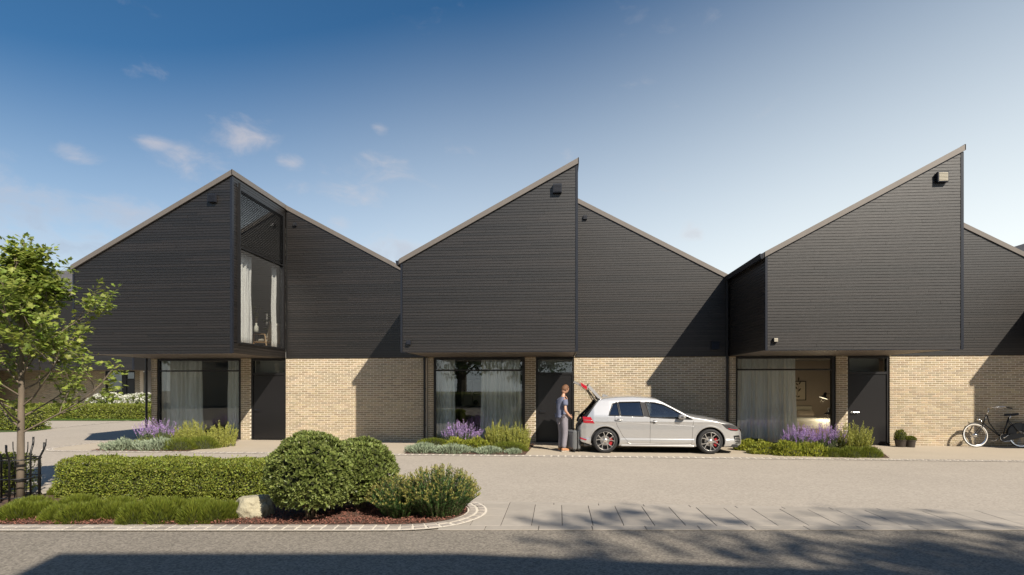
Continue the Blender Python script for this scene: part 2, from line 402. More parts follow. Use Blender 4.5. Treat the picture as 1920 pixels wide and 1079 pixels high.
def vent(parent, x, z, y, s, light=False, depth=.09):
    fr = obj('vent', MB().box(x-s/2, x+s/2, y-depth, y-.012, z-s/2, z+s/2), MT['trim'], parent)
    n = 6 if s > .15 else 3; m = MT['vent_glint'] if light else MT['ventgrille']
    for i in range(n):
        zz = z-s*.42+s*.84*(i+.5)/n; h = s*.84/n
        obj('slat', MB().prism([(y-depth-.012, zz-h*.45), (y-depth-.001, zz-h*.45), (y-depth-.001, zz+h*.4), (y-depth-.004, zz+h*.4)], 'yz', x-s*.42, x+s*.42), m, fr)
    return fr

PITCH = 8.9; X0H = -12.86; ZS = 2.55
def house(k, label):
    ox = X0H+PITCH*k
    h = thing('terraced_house', label, 'house', (ox, WALL, 0), group='terrace of dark clad gabled houses')
    full = k < 3
    eav, rid = 4.90, 7.28; sl_ = (rid-eav)/4.45; ft = .125
    top = lambda x: eav+sl_*x if x <= 4.45 else rid-sl_*(x-4.45)
    xe = 8.9
    # brick ground floor
    wall = obj('brick_wall', MB().box(4.44, xe-.002, .004, .26, -.05, ZS+.01), MT['mortar'], h)
    if full: brickwork(wall, sorted(brick_cells(4.44, xe-.05, ZS+.01), key=lambda c: -c[2]), 300, {0: lambda x, z: True, 1: lambda x, z: z > .2, 2: lambda x, z: z > .2}[k])
    for a, b in ((.02, .2), (2.98, 3.30)):
        p = obj('brick_pier', MB().box(a, b, .004, .30, -.05, ZS+.01), MT['mortar'], h)
        if full: brickwork(p, brick_cells(a, b, ZS+.01), 300, lambda x, z: True)
    # big window
    wx0, wx1 = .2, 2.98
    wf = obj('window', MB().box(wx0, wx0+.055, .03, .14, 0, ZS-.02).box(wx1-.09, wx1, .03, .16, 0, ZS-.02).box(wx0+.055, wx1-.09, .03, .14, ZS-.075, ZS-.02).box(wx0+.055, wx1-.09, .04, .13, 2.135, 2.18).box(wx0+.055, wx1-.09, .03, .14, 0, .05), MT['black'], h)
    obj('pane', MB().box(wx0+.06, wx1-.095, .082, .088, .052, 2.133), MT['glass'], wf); obj('pane', MB().box(wx0+.06, wx1-.095, .082, .088, 2.182, ZS-.077), MT['glass'], wf)
    # door with glazed transom
    dx0, dx1 = 3.31, 4.43
    df = obj('door_frame', MB().box(dx0, dx0+.05, .03, .15, 0, ZS-.02).box(dx1-.05, dx1, .03, .15, 0, ZS-.02).box(dx0+.05, dx1-.05, .03, .15, ZS-.08, ZS-.02).box(dx0+.05, dx1-.05, .035, .15, 2.02, 2.09).box(dx0+.05, dx1-.05, .02, .16, -.01, .025), MT['black'], h)
    obj('pane', MB().box(dx0+.052, dx1-.052, .085, .091, 2.092, ZS-.082), MT['glass'], df)
    dl = obj('door', MB().bbox(dx0+.056, dx1-.056, .055, .10, .03, 2.014, .003), MT['door'], h)
    hb = MB().tube([(dx0+.12, .055, .93), (dx0+.12, .0, .93), (dx0+.135, -.008, .93), (dx0+.30, -.008, .93)], .011, 8).lathe([(.028, .054), (.028, .044), (.0, .044)], (dx0+.12, 0, .93), 14, 'y')
    obj('handle', hb, MT['steel'] if k == 2 else MT['trim'], dl)
    # upper floor slab and soffit
    obj('soffit', MB().box(.015, 4.435, -OH+.015, .003, ZS, ZS+.05), MT['soffit'], h)
    obj('floor_slab', MB().box(.05, 4.39, -OH+.06, 9, ZS+.051, ZS+.2).box(4.4, xe-.05, .06, 9, ZS+.02, ZS+.2), MT['plaster_white'], h)
    # dark boarded upper storey
    zt = ZS-.005
    fp = [(0, zt), (4.45, zt), (4.45, rid-ft-.004), (0, eav-ft-.004)]
    fcl = obj('front_cladding', MB().prism([(.02, zt+.002), (4.43, zt+.002), (4.43, rid-ft-.015), (.02, eav-ft-.004)], 'xz', -OH+.02, -OH+.06), MT['woodback'], h)
    rp = [(4.45, zt), (xe, zt), (xe, eav-ft-.004), (4.45, rid-ft-.004)]
    rcl = obj('rear_cladding', MB().prism([(4.46, zt+.002), (xe-.01, zt+.002), (xe-.01, eav-ft-.004), (4.46, rid-ft-.012)], 'xz', .002, .06), MT['woodback'], h)
    yb = 9 if k == 0 else .0
    lcl = obj('side_cladding', MB().prism([(-OH+.06, zt+.002), (yb, zt+.002), (yb, eav-ft-.004), (-OH+.06, eav-ft-.004)], 'yz', .02, .06), MT['woodback'], h)
    win = (-2.60, -.13, 2.80, 6.93) if k == 0 else None
    if k == 0:
        mb = MB().box(4.39, 4.43, -OH+.06, .0, zt+.002, 2.80).box(4.39, 4.43, -OH+.06, 0, 6.93, rid-ft-.015).box(4.39, 4.43, -OH+.06, -2.60, 2.80, 6.93).box(4.39, 4.43, -.13, 0, 2.80, 6.93)
    else: mb = MB().box(4.39, 4.43, -OH+.06, 0, zt+.002, rid-ft-.015)
    scl = obj('side_cladding', mb, MT['woodback'], h)
    if full:
        boards(fcl, [(.055, zt), (4.385, zt), (4.385, rid-ft-.045), (.055, eav-ft+.02)], 'xz', -OH+.02, -1, zt, 7.2)
        boards(rcl, [(4.50, zt), (xe-.02, zt), (xe-.02, eav-ft-.012), (4.50, rid-ft-.035)], 'xz', .002, -1, zt, 7.2)
        boards(lcl, [(-OH+.06, zt), (yb-.01, zt), (yb-.01, eav-ft-.004), (-OH+.06, eav-ft-.004)], 'yz', .02, -1, zt, eav-ft-.01)
        boards(scl, [(-OH+.07, zt), (-.025, zt), (-.025, rid-ft-.02), (-OH+.07, rid-ft-.02)], 'yz', 4.43, 1, zt, rid-ft-.02, holes=[win] if win else ())
    # corner trims
    ct = MB().box(.0, .05, -OH-.006, -OH+.055, zt, eav-ft+.02).box(4.39, 4.452, -OH-.006, -OH+.065, zt, rid-ft-.03).box(.0, 4.45, -OH-.003, -OH+.014, ZS-.02, ZS-.006)
    obj('corner_trim', ct, MT['trim'], h)
    if full: obj('drip_trim', MB().box(4.46, xe-.01, -.022, .02, ZS-.012, ZS+.004), MT['woodback'], h)
    # roof: one slab to each side of the ridge, with a zinc fascia
    rf = obj('roof', MB().prism([(-.05, eav-.03), (4.45, rid), (4.45, rid-ft), (-.05, eav-.03-ft)], 'xz', -OH-.02, 9.2).prism([(4.452, rid), (xe, eav), (xe, eav-ft), (4.452, rid-ft)], 'xz', -.02, 9.2), MT['roof'], h)
    fa = MB().prism([(-.02, eav-.01), (4.47, rid+.008), (4.47, rid-ft-.002), (-.02, eav-.01-ft-.002)], 'xz', -OH-.045, -OH-.021)
    fa.box(4.452, 4.474, -OH-.045, -.022, rid-ft-.002, rid+.008)
    obj('fascia', fa, MT['fascia'], rf)
    obj('fascia', MB().prism([(4.476, rid+.002), (xe-.01, eav+.008), (xe-.01, eav-ft-.002), (4.476, rid-ft-.014)], 'xz', -.045, -.021), MT['fascia'], rf)
    # gutter along the left eave, downpipe at the right end
    obj('gutter', MB().prism([(-.13, eav-.05), (-.055, eav-.05), (-.055, eav-.17), (-.10, eav-.17)], 'xz', -OH-.01, -.01 if k else 9), MT['trim'], h)
    dp = MB().tube([(xe-.06, -.075, 0), (xe-.06, -.075, eav-.14)], .034, 10)
    for z in (.5, 1.6, 2.5, 3.7): dp.lathe([(.036, z-.02), (.042, z-.02), (.042, z+.02), (.036, z+.02)], (xe-.06, -.075, 0), 10)
    obj('downpipe', dp, MT['black'], h)
    # shell behind
    sh = MB().box(0.0, .02, .31, 9, 0, ZS).box(-.01, .018, 0.05 if k else 0.0, 9, ZS, eav-.16).box(0, xe, 9, 9.2, 0, eav-.2)
    sh.prism([(0.0, ZS), (xe, ZS), (xe, eav-.14), (4.45, rid-.16), (0, eav-.14)], 'xz', 5.5, 5.6)
    if k >= 2: sh.box(xe+.003, xe+.02, .03, 9, 0, eav-.2)
    obj('rear_wall', sh, MT['plaster_white'], h)
    if full:
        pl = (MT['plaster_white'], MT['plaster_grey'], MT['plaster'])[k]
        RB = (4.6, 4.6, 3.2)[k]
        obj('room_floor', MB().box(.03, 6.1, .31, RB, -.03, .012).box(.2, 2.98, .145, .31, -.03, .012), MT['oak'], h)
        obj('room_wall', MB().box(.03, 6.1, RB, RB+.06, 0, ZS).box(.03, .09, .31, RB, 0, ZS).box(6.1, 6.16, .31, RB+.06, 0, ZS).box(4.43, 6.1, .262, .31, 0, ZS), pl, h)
        obj('transom_blackout', MB().box(3.32, 4.42, .5, .55, 1.9, ZS-.02), MT['plaster_dark'], h)  # panel added behind the transom to keep its glass dark
        obj('room_ceiling', MB().box(.03, 6.1, .165, RB, ZS-.018, ZS+.05), MT['plaster_white'], h)
    return h
H1 = house(0, 'dark clad house with a tall slatted window in the side of its gable')
H2 = house(1, 'middle dark clad gabled house with the man and open car at its door')
H3 = house(2, 'dark clad gabled house with a lamp lit bedroom and two pots by its door')
H4 = house(3, 'last dark clad gabled house beyond the parked black bicycle')
for o in H4.children_recursive: pass

# vents and small wall boxes, pale ones with sun reflection in their colour
def loc(h, u, v, y):
    p = onY(u, v, WALL+y); return p.x-h.location.x, p.z
for h, u, v, y, s, li in ((H1, 400, 373, -OH, .21, 0), (H2, 1045, 355, -OH, .215, 0), (H3, 1764, 334, -OH, .235, 1), (H1, 554, 422, 0, .10, 0), (H2, 1097, 409, 0, .115, 0),
                          (H2, 767, 643, -OH, .105, 0), (H3, 1453, 638, -OH, .10, 1), (H2, 1340, 649, 0, .23, 0)):
    x, z = loc(h, u, v, y); vent(h, x, z, y, s, bool(li), .09 if s > .15 else .07)
# black steel post under the left end of the first house
obj('post', MB().tube([(-.06, -.12, 0), (-.06, -.12, ZS)], .035, 12), MT['black'], H1)
obj('beam', MB().box(-.10, .01, -.16, 8.9, ZS-.0, ZS+.045), MT['soffit'], H1)
sw = obj('side_wall', MB().box(.022, .05, .31, 8.9, 0, ZS), MT['mortar'], H1)
cs = brick_cells(.0, 8.9, ZS)
o = obj('brickwork', boxes_mesh('brickwork', [(.012, (a+b)/2, (c+d)/2) for a, b, c, d in cs], [(.018, (b-a)/2, (d-c)/2) for a, b, c, d in cs]), MT['brick'], sw); o['kind'] = 'stuff'
# tall side window of the first house
wy0, wy1, wz0, wz1 = -2.60, -.13, 2.80, 6.93
wf = MB().box(4.36, 4.47, wy0, wy0+.05, wz0, wz1).box(4.36, 4.47, wy1-.06, wy1, wz0, wz1).box(4.36, 4.47, wy0+.05, wy1-.06, wz0, wz0+.05).box(4.36, 4.47, wy0+.05, wy1-.06, wz1-.05, wz1)
wf.box(4.47, 4.53, wy0, wy0+.025, wz0, wz1+.1).box(4.37, 4.46, wy0+.05, wy1-.06, 5.36, 5.40)
tw = obj('tall_window', wf, MT['black'], H1)
obj('pane', MB().box(4.395, 4.401, wy0+.052, wy1-.062, wz0+.052, 5.358), MT['glass_up'], tw); obj('pane', MB().box(4.395, 4.401, wy0+.052, wy1-.062, 5.402, wz1-.052), MT['glass_up'], tw)
nsl = 31
slat = MB().prism([(4.425, -.006), (4.462, .0), (4.462, .009), (4.425, .003)], 'xz', wy0+.055, wy1-.065).mesh('slat'); slat.materials.append(MT['black'])
for i in range(nsl):
    obj('slat', slat, None, tw, loc=(0, 0, 5.43+(wz1-.06-5.43)*(i+.5)/nsl))
obj('upper_floor', MB().box(.07, 4.385, -OH+.07, 5.5, ZS+.2, ZS+.225), MT['oak'], H1)
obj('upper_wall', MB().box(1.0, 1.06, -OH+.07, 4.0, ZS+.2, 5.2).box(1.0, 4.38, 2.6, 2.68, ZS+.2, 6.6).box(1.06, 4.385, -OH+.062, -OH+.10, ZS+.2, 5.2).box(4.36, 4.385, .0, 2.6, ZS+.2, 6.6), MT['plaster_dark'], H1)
# ------------------------------------------------------------------ planting
def leafy(name, col, var=.25, rnd=.35, hue=.02, trans=.28, rough=.5, col2=None):
    return mat(name, col, rough, var, 5, rnd=rnd, hue=hue, trans=trans, spec=.4, col2=col2, detail=2)
MT['hedge'] = leafy('privet_leaf', (.155, .20, .026), rnd=.5, hue=.02, col2=(.25, .275, .05))
MT['box'] = leafy('clipped_shrub_leaf', (.14, .185, .042), rnd=.5, hue=.012, col2=(.23, .265, .085), rough=.42)
MT['heath'] = leafy('heath_needle', (.115, .15, .018), rnd=.45, hue=.012, col2=(.165, .19, .026))
MT['goldtip'] = leafy('golden_tip', (.24, .28, .065), rnd=.35, hue=.02, col2=(.34, .29, .085))
MT['juniper'] = leafy('dark_green_needle', (.065, .135, .035), rnd=.4, hue=.015)
MT['maple'] = leafy('maple_leaf', (.18, .245, .040), rnd=.4, hue=.018, trans=.40, col2=(.26, .30, .07))
MT['lav'] = leafy('lavender_flower', (.42, .27, .60), rnd=.35, hue=.02, col2=(.52, .36, .66))
MT['sage'] = leafy('grey_green_leaf', (.13, .17, .08), rnd=.35)
MT['silver'] = leafy('silver_leaf', (.27, .325, .22), rnd=.35, hue=.01, trans=.15)
MT['lime'] = leafy('lime_spire_leaf', (.29, .32, .065), rnd=.35, hue=.015, col2=(.38, .38, .10))
MT['euph'] = leafy('yellow_green_leaf', (.22, .26, .032), rnd=.4, hue=.015, col2=(.30, .31, .045))
MT['white'] = leafy('white_petal', (.75, .75, .68), rnd=.12, hue=0)
MT['bark_wood'] = mat('bark', (.15, .12, .09), .85, .3, 14, .5, 60, stretch=(1, 1, .3))
MT['twig'] = mat('twig', (.12, .085, .05), .85, .3, 20)
MT['inner'] = mat('shaded_twig_mass', (.03, .035, .014), .95, .3, 15)  # core of the foliage, inner shade put into its dark colour
MT['pot'] = mat('brown_plastic_pot', (.045, .036, .030), .5, .1, 6)
MT['stone'] = mat('pale_boulder', (.40, .365, .26), .85, .25, 14, .9, 40, stain=.30, stain_scale=5, bdist=.02)
MT['grass'] = leafy('grass_blade', (.085, .15, .025))

def unit(a): return a/np.maximum(np.linalg.norm(a, axis=-1, keepdims=True), 1e-9)
def leafmesh(name, P, A, Nn, Ls, Ws, fold=.25):
    # folded diamond leaves: base P, direction A, normal Nn
    n = len(P); A = unit(A); S = unit(np.cross(A, Nn)); Nn = np.cross(S, A); Ls = np.broadcast_to(Ls, n)[:, None]; Ws = np.broadcast_to(Ws, n)[:, None]
    mid = P+A*Ls*.45+Nn*(Ws*fold); V = np.stack([P, mid-S*Ws*.5, P+A*Ls, mid+S*Ws*.5, P+A*Ls*.5], 1).reshape(-1, 3)
    i = np.arange(n)[:, None]*5
    F = np.concatenate([i+np.array([[0, 3, 4]]), i+np.array([[3, 2, 4]]), i+np.array([[2, 1, 4]]), i+np.array([[1, 0, 4]])], 0) if fold > .5 else np.concatenate([i+np.array([[0, 3, 2]]), i+np.array([[0, 2, 1]])], 0)
    if fold <= .5:
        V = V.reshape(n, 5, 3)[:, :4].reshape(-1, 3); i = np.arange(n)[:, None]*4
        F = np.concatenate([i+np.array([[0, 3, 2]]), i+np.array([[0, 2, 1]])], 0)
    return npmesh(name, V, F)
def rnd3(n): return unit(RNG.normal(size=(n, 3)))
def lump(P, f, seed=0.):
    return (np.sin(P[:, 0]*f+seed)*np.cos(P[:, 1]*f*1.13+seed*2)+np.sin(P[:, 2]*f*.9+P[:, 0]*f*.5+seed*3)+np.sin(P[:, 1]*f*2.1+P[:, 2]*f*1.7+seed))/3
def foliage(name, mesh, m, parent):
    o = obj(name, mesh, m, parent); o['kind'] = 'stuff'; return o
def ellip_core(c, r, name, parent, m):  # solid dark core for the shade inside a plant
    b = MB(); prof = [(sin(t)*r[0], -cos(t)*r[2]) for t in np.linspace(.05, pi-.05, 9)]
    b.lathe([(max(p[0], .001), p[1]) for p in prof], (0, 0, 0), 16); b.v = [(v[0]+c[0], v[1]*r[1]/r[0]+c[1], v[2]+c[2]) for v in b.v]
    return obj(name, b, m, parent, smooth=True)
def hedge(name, label, x0, x1, y0, y1, h, leaf, n, m='hedge', rz=0, flowers=0, group=None, z0=.02):
    t = thing(name, label, 'hedge', ((x0+x1)/2, (y0+y1)/2, 0), rz, group); hx, hy = (x1-x0)/2, (y1-y0)/2
    ar = np.array([2*hx*2*hy*1.3, 2*hx*h*1.3, 2*hx*h*.5, 2*hy*h, 2*hy*h]); pick = RNG.choice(5, n, p=ar/ar.sum())
    U = RNG.uniform(-1, 1, (n, 2)); P = np.zeros((n, 3)); Nn = np.zeros((n, 3))
    for k in range(5):
        q = pick == k; u = U[q]
        if k == 0: P[q] = np.stack([u[:, 0]*hx, u[:, 1]*hy, np.full(q.sum(), h)], 1); Nn[q] = (0, 0, 1)
        elif k in (1, 2): s = -1 if k == 1 else 1; P[q] = np.stack([u[:, 0]*hx, np.full(q.sum(), s*hy), (u[:, 1]*.5+.5)*h], 1); Nn[q] = (0, s, 0)
        else: s = -1 if k == 3 else 1; P[q] = np.stack([np.full(q.sum(), s*hx), u[:, 0]*hy, (u[:, 1]*.5+.5)*h], 1); Nn[q] = (s, 0, 0)
    # rounded shoulders, lumps, leaf depth
    e = .12; d = np.abs(P)/np.array([hx, hy, h]); 
    sh = np.clip((P[:, 2]-h+e)/e, 0, 1); edge = np.clip((np.abs(P[:, 1])-hy+e)/e, 0, 1); P[:, 2] -= edge*sh*.5*e; P[:, 1] -= np.sign(P[:, 1])*edge*sh*.35*e
    P += Nn*(lump(P, 9, x0)*.035+lump(P, 23, x0)*.018-RNG.exponential(.028, n)+.012)[:, None]
    P[:, 2] = np.maximum(P[:, 2], z0); hi = RNG.random(n) < .02; P[hi] += Nn[hi]*RNG.uniform(.01, .05, (hi.sum(), 1))
    A = unit(Nn*.6+np.array([0, 0, .45])+rnd3(n)*.9); L = leaf*RNG.uniform(.7, 1.25, n)
    foliage('foliage', leafmesh('foliage', P, A, unit(Nn+rnd3(n)*.6), L, L*.55), MT[m], t)
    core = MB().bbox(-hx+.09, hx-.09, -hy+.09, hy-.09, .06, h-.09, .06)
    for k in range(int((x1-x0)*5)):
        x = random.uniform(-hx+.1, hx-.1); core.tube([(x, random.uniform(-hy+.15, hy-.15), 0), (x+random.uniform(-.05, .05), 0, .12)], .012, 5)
    obj('branches', core, MT['inner'], t)  # mostly one solid block, coloured dark for the shade inside the hedge
    return t
def dome_pts(n, c, r, thick, lo=-.15, seed=0., amp=.06):
    D = rnd3(n*2); D = D[D[:, 2] > lo][:n]; n = len(D)
    rr = np.array(r); P = D*rr; N2 = unit(D/rr)
    P = P*(1+amp*lump(D*1.0, 6, seed)[:, None]+amp*.6*lump(D, 15, seed+2)[:, None]-RNG.exponential(thick, n)[:, None])
    return P+np.array(c), N2, D
def round_bush(name, label, cat, base, r, zc, n, leaf, m, group=None, per=6, seed=0., trunk=True):
    t = thing(name, label, cat, base, 0, group); P, N2, D = dome_pts(n, (0, 0, zc), r, .05, -.75, seed, .07); n = len(P)
    P = np.repeat(P, per, 0); N2 = np.repeat(N2, per, 0); k = len(P)
    A = unit(N2*.75+np.array([0, 0, .35])+rnd3(k)*.75); L = leaf*RNG.uniform(.7, 1.25, k)
    keep = P[:, 2] > .1; foliage('foliage', leafmesh('foliage', P[keep], A[keep], unit(N2[keep]+rnd3(keep.sum())*.5), L[keep], L[keep]*.5), MT[m], t)
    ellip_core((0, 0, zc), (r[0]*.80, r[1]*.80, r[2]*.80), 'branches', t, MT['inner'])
    if trunk:
        b = MB()
        for k in range(6):
            a = k*1.05+.3; b.tube([(.03*cos(a), .03*sin(a), -.02), (.06*cos(a), .06*sin(a), .12), (.25*cos(a), .25*sin(a), zc*.75)], [.022, .02, .012], 6)
        obj('trunk', b, MT['twig'], t)
    return t
def needle_mound(name, label, cat, base, r, h, n, m='heath', ln=.075, group=None, seed=0., wd=.0075, amp=.09, loose=.22):
    t = thing(name, label, cat, base, 0, group); P, N2, D = dome_pts(n, (0, 0, 0), (r, r*.9, h), .10, .0, seed, amp); n = len(P)
    # sprays: fans of needles that lean outwards and up
    up = unit(D*np.array([.75, .75, .3])+np.array([0, 0, .75])+rnd3(n)*loose); L = ln*RNG.uniform(.6, 1.4, n)
    foliage('foliage', leafmesh('foliage', P-up*L[:, None]*.6, up, unit(N2+rnd3(n)*.7), L, wd*RNG.uniform(.8, 1.3, n), .1), MT[m], t)
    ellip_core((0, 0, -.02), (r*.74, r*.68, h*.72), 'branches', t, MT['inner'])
    return t
def spires(name, label, cat, base, rx, ry, hts, n, per, ln, wd, m_low, m_top, top=.55, lean=.35, group=None, bare=.1, stem_m='twig', stem_r=.004, tuft=0):
    t = thing(name, label, cat, base, 0, group); st = MB(); PL = []; AL = []; PT = []; AT = []
    for i in range(n):
        a = random.uniform(0, 2*pi); q = sqrt(random.random()); x, y = rx*q*cos(a), ry*q*sin(a); hh = random.uniform(*hts)*(1-.35*q*q)
        d = Vector((cos(a)*lean*q+random.uniform(-.12, .12), sin(a)*lean*q+random.uniform(-.12, .12), 1)); d.normalize(); b = Vector((x*.72, y*.72, 0)); tip = b+d*hh+Vector((0, 0, .03*hh))
        mid = (b+tip)/2+Vector((0, 0, .03)); st.tube([b, mid, tip], [stem_r, stem_r*.8, stem_r*.4], 4, False)
        for k in range(per):
            f = bare+(1-bare)*(k+random.random())/per; p = b.lerp(mid, f*2) if f < .5 else mid.lerp(tip, f*2-1)
            o = Vector((random.gauss(0, 1), random.gauss(0, 1), 0)); o.normalize(); v = o*.62+d*.8
            (PT if f > top else PL).append(p); (AT if f > top else AL).append(v)
    obj('stems', st, MT[stem_m], t)
    for nm, P, A, m in (('foliage', PL, AL, m_low), ('tips', PT, AT, m_top)):
        if P:
            P = np.array([tuple(p) for p in P]); A = np.array([tuple(p) for p in A]); k = len(P); L = ln*RNG.uniform(.65, 1.25, k)
            foliage(nm, leafmesh(nm, P, A, unit(rnd3(k)+np.array([0, 0, .6])), L, wd*RNG.uniform(.8, 1.2, k), .2), MT[m], t)
    return t

# ---- the bed in the foreground
PXM = lambda v: (v-HZ)/EYE                      # pixels per metre on the ground at image row v
bed_px = [(-420, 990), (0, 990), (400, 990), (700, 990), (780, 988.5), (835, 983), (868, 975), (888, 966.5), (895, 958), (890, 950), (872, 943), (830, 938)]
bedp = [tuple(G(u, v)[:2]) for u, v in bed_px]
def smooth(path, k=4):
    out = []
    for i in range(len(path)-1):
        p0, p1, p2, p3 = (Vector(path[max(i-1, 0)]), Vector(path[i]), Vector(path[i+1]), Vector(path[min(i+2, len(path)-1)]))
        for j in range(k):
            t = j/k; out.append(tuple(.5*((2*p1)+(p2-p0)*t+(2*p0-5*p1+4*p2-p3)*t*t+(3*p1-p0-3*p2+p3)*t**3)))
    return out+[path[-1]]
bedp = smooth(bedp, 5)
back_y = 8.2
bed_poly = bedp+[(-2.2, back_y), (-11, back_y-.25)]
# setts along the bed: every stone a part
be = tag(obj('bed_edging', band(bedp, .27, .004, -.0), MT['grout']), kind='structure')
SETT = None
def sett_mesh():
    V, F = oriented([(Vector((0, 0, 0)), Vector((1, 0, 0)), 1, 1)], .128, .088, -.03, .0); m = bpy.data.meshes.new('sett'); m.from_pydata(V, [], [tuple(f) for f in F]); m.materials.append(MT['sett']); return m
SETT = sett_mesh()
for off in (-.062, .062):
    for p, t in along(bedp, .152):
        if p.x < -7.4: continue
        o = obj('sett', SETT, None, be); o.location = p+Vector((-t.y, t.x, 0))*off+Vector((0, 0, .013+random.uniform(-.002, .002)))
        o.rotation_euler = (random.uniform(-.015, .015), random.uniform(-.015, .015), atan2(t.y, t.x)+random.uniform(-.02, .02)); o.scale = (random.uniform(.95, 1.03), random.uniform(.95, 1.03), 1)
inner = [(p[0]+n[0], p[1]+n[1]) for p, n in zip(bedp, [(0, .12)]*len(bedp))]
def soil_bed(name, poly, z, amp=.03, chips=0, cover=None):
    b = MB(); c = Vector((sum(p[0] for p in poly)/len(poly), sum(p[1] for p in poly)/len(poly), z+amp)); n = len(poly)
    b.add([(p[0], p[1], z) for p in poly]+[tuple(c)], [(i, (i+1) % n, n) for i in range(n)])
    o = tag(obj(name, b, MT['soil']), kind='structure')
    if chips:
        P = np.array(poly); lo, hi = P.min(0), P.max(0); pts = []
        x, y = P[:, 0], P[:, 1]
        while len(pts) < chips:
            q = RNG.uniform(lo, hi, (chips*2, 2)); ins = np.zeros(len(q), bool); j = len(x)-1
            for i in range(len(x)):
                cnd = ((y[i] > q[:, 1]) != (y[j] > q[:, 1])) & (q[:, 0] < (x[j]-x[i])*(q[:, 1]-y[i])/(y[j]-y[i]+1e-12)+x[i]); ins ^= cnd; j = i
            q = q[ins]
            if cover is not None: q = q[cover(q)]
            pts += list(map(tuple, q))
        q = np.array(pts[:chips]); k = len(q); P3 = np.column_stack([q, z+amp*.5+RNG.uniform(.0, .022, k)])
        A = rnd3(k)*np.array([1, 1, .45]); L = RNG.uniform(.014, .038, k)
        m = leafmesh('bark_chips', P3, A, unit(rnd3(k)*.7+np.array([0, 0, 1])), L, L*.5, .15); foliage('bark_chips', m, MT['bark'], o)
    return o
bp_in = []
P_ = [Vector((*p, 0)) for p in bedp]
for i, p in enumerate(P_):
    t = (P_[min(i+1, len(P_)-1)]-P_[max(i-1, 0)]).normalized(); nr = Vector((-t.y, t.x, 0)); q = p+nr*.13; bp_in.append((q.x, q.y))
soil_bed('planting_bed', bp_in+[(-2.2, back_y-.1), (-11, back_y-.3)], .006, .02, 26000, cover=lambda q: (q[:, 0] > -7.6) & ((q[:, 1] < 6.95+.09*(q[:, 0]+6.6)) | (q[:, 0] > -4.4)))

hedge('hedge', 'low clipped bright green hedge in the front bed behind the dark heath mounds', -7.50, -4.33, 7.62, 8.3, .56, .034, 30000)
hedge('hedge', 'short end of clipped hedge left of the caged young tree', -10.6, -8.52, 7.75, 8.4, .55, .036, 9000)
round_bush('round_bush', 'large round clipped green bush beside the pale boulder', 'bush', tuple(G(583, 974)), (.505, .50, .505), .575, 2900, .052, 'box', 'round clipped bushes in the front bed', seed=1.)
round_bush('round_bush', 'smaller round clipped green bush tucked behind the larger one', 'bush', tuple(G(676, 957)), (.47, .46, .45), .52, 2400, .050, 'box', 'round clipped bushes in the front bed', seed=4.)
gs = spires('gold_tipped_shrub', 'spiky gold tipped evergreen shrub at the rounded end of the front bed', 'shrub', tuple(G(822, 966)), .36, .34, (.56, .66), 470, 60, .032, .014, 'juniper', 'goldtip', .88, 1.0, None, bare=.02)
gl = spires('gold_tipped_shrub', 'lower gold tipped evergreen shrub leaning out over the bark mulch', 'shrub', tuple(G(752, 967)), .28, .30, (.46, .55), 340, 52, .032, .014, 'juniper', 'goldtip', .88, 1.05, None, bare=.02)

ORD = 'first second third fourth fifth sixth seventh eighth ninth tenth eleventh twelfth thirteenth fourteenth fifteenth'.split()
front = [(4, 981, 38, 948), (50, 975, 34, 947), (84, 982, 30, 954), (117, 985, 34, 950), (158, 980, 34, 945), (195, 979, 30, 948), (232, 987, 31, 946), (281, 986, 33, 942), (312, 976, 28, 938), (346, 986, 27, 947), (383, 984, 33, 945), (416, 979, 26, 943)]
for i, (u, v, hw, top) in enumerate(front):
    s = PXM(v); r = hw/s*1.03; g = G(u, v); 
    needle_mound('heath_mound', f'{ORD[i]} dark green heath mound from the left along the cobbled bed edge', 'shrub', (g.x, g.y+r*.85, 0), r, (v-top)/s*.90+.02, 3200, ln=.08, group='dark green heath mounds in the front bed', seed=i*1.7)
for i, (u, v, hw, top) in enumerate([(28, 962, 40, 936), (120, 956, 38, 933), (195, 960, 38, 937), (268, 960, 36, 938), (352, 962, 38, 940), (100, 930, 22, 908), (488, 936, 24, 910)]):
    s = PXM(v); r = hw/s*1.03; g = G(u, v)
    lb = ['green heath mound at the foot of the caged tree, second row', 'green heath mound right of the tree cage, second row', 'green heath mound before the left end of the hedge, second row', 'green heath mound before the left half of the hedge, second row', 'green heath mound before the right half of the hedge, second row', 'small heath mound between tree cage and hedge end', 'small heath mound behind the pale boulder'][i]
    needle_mound('heath_mound', lb, 'shrub', (g.x, g.y+r*.8, 0), r, (v-top)/s*.9, 2400, ln=.08, group='dark green heath mounds in the front bed', seed=i*2.3+.5)

def boulder():
    import bmesh
    bm = bmesh.new(); bmesh.ops.create_icosphere(bm, subdivisions=5, radius=1)
    from mathutils import noise
    for v in bm.verts:
        p = v.co.copy(); n = noise.fractal(p*1.3+Vector((3, 1, 7)), 1.0, 2.0, 5)*.20+noise.noise(p*5.0)*.05+noise.noise(p*11)*.025
        f = noise.noise(p*1.1+Vector((9, 2, 4)))
        v.co = p*(1+n); v.co.z = min(v.co.z, .72+.12*f+.08*p.x)
        if v.co.z < -.6: v.co.z = -.6
        v.co = Vector((v.co.x*.235, v.co.y*.21, (v.co.z+.55)*.222))
    m = bpy.data.meshes.new('boulder'); bm.to_mesh(m); bm.free(); m.polygons.foreach_set('use_smooth', [True]*len(m.polygons))
    g = G(467, 973); return tag(obj('boulder', m, MT['stone'], None, loc=(g.x, g.y+.12, -.02)), 'pale lichen covered boulder between the heath mounds and the round bush', 'boulder')
boulder()

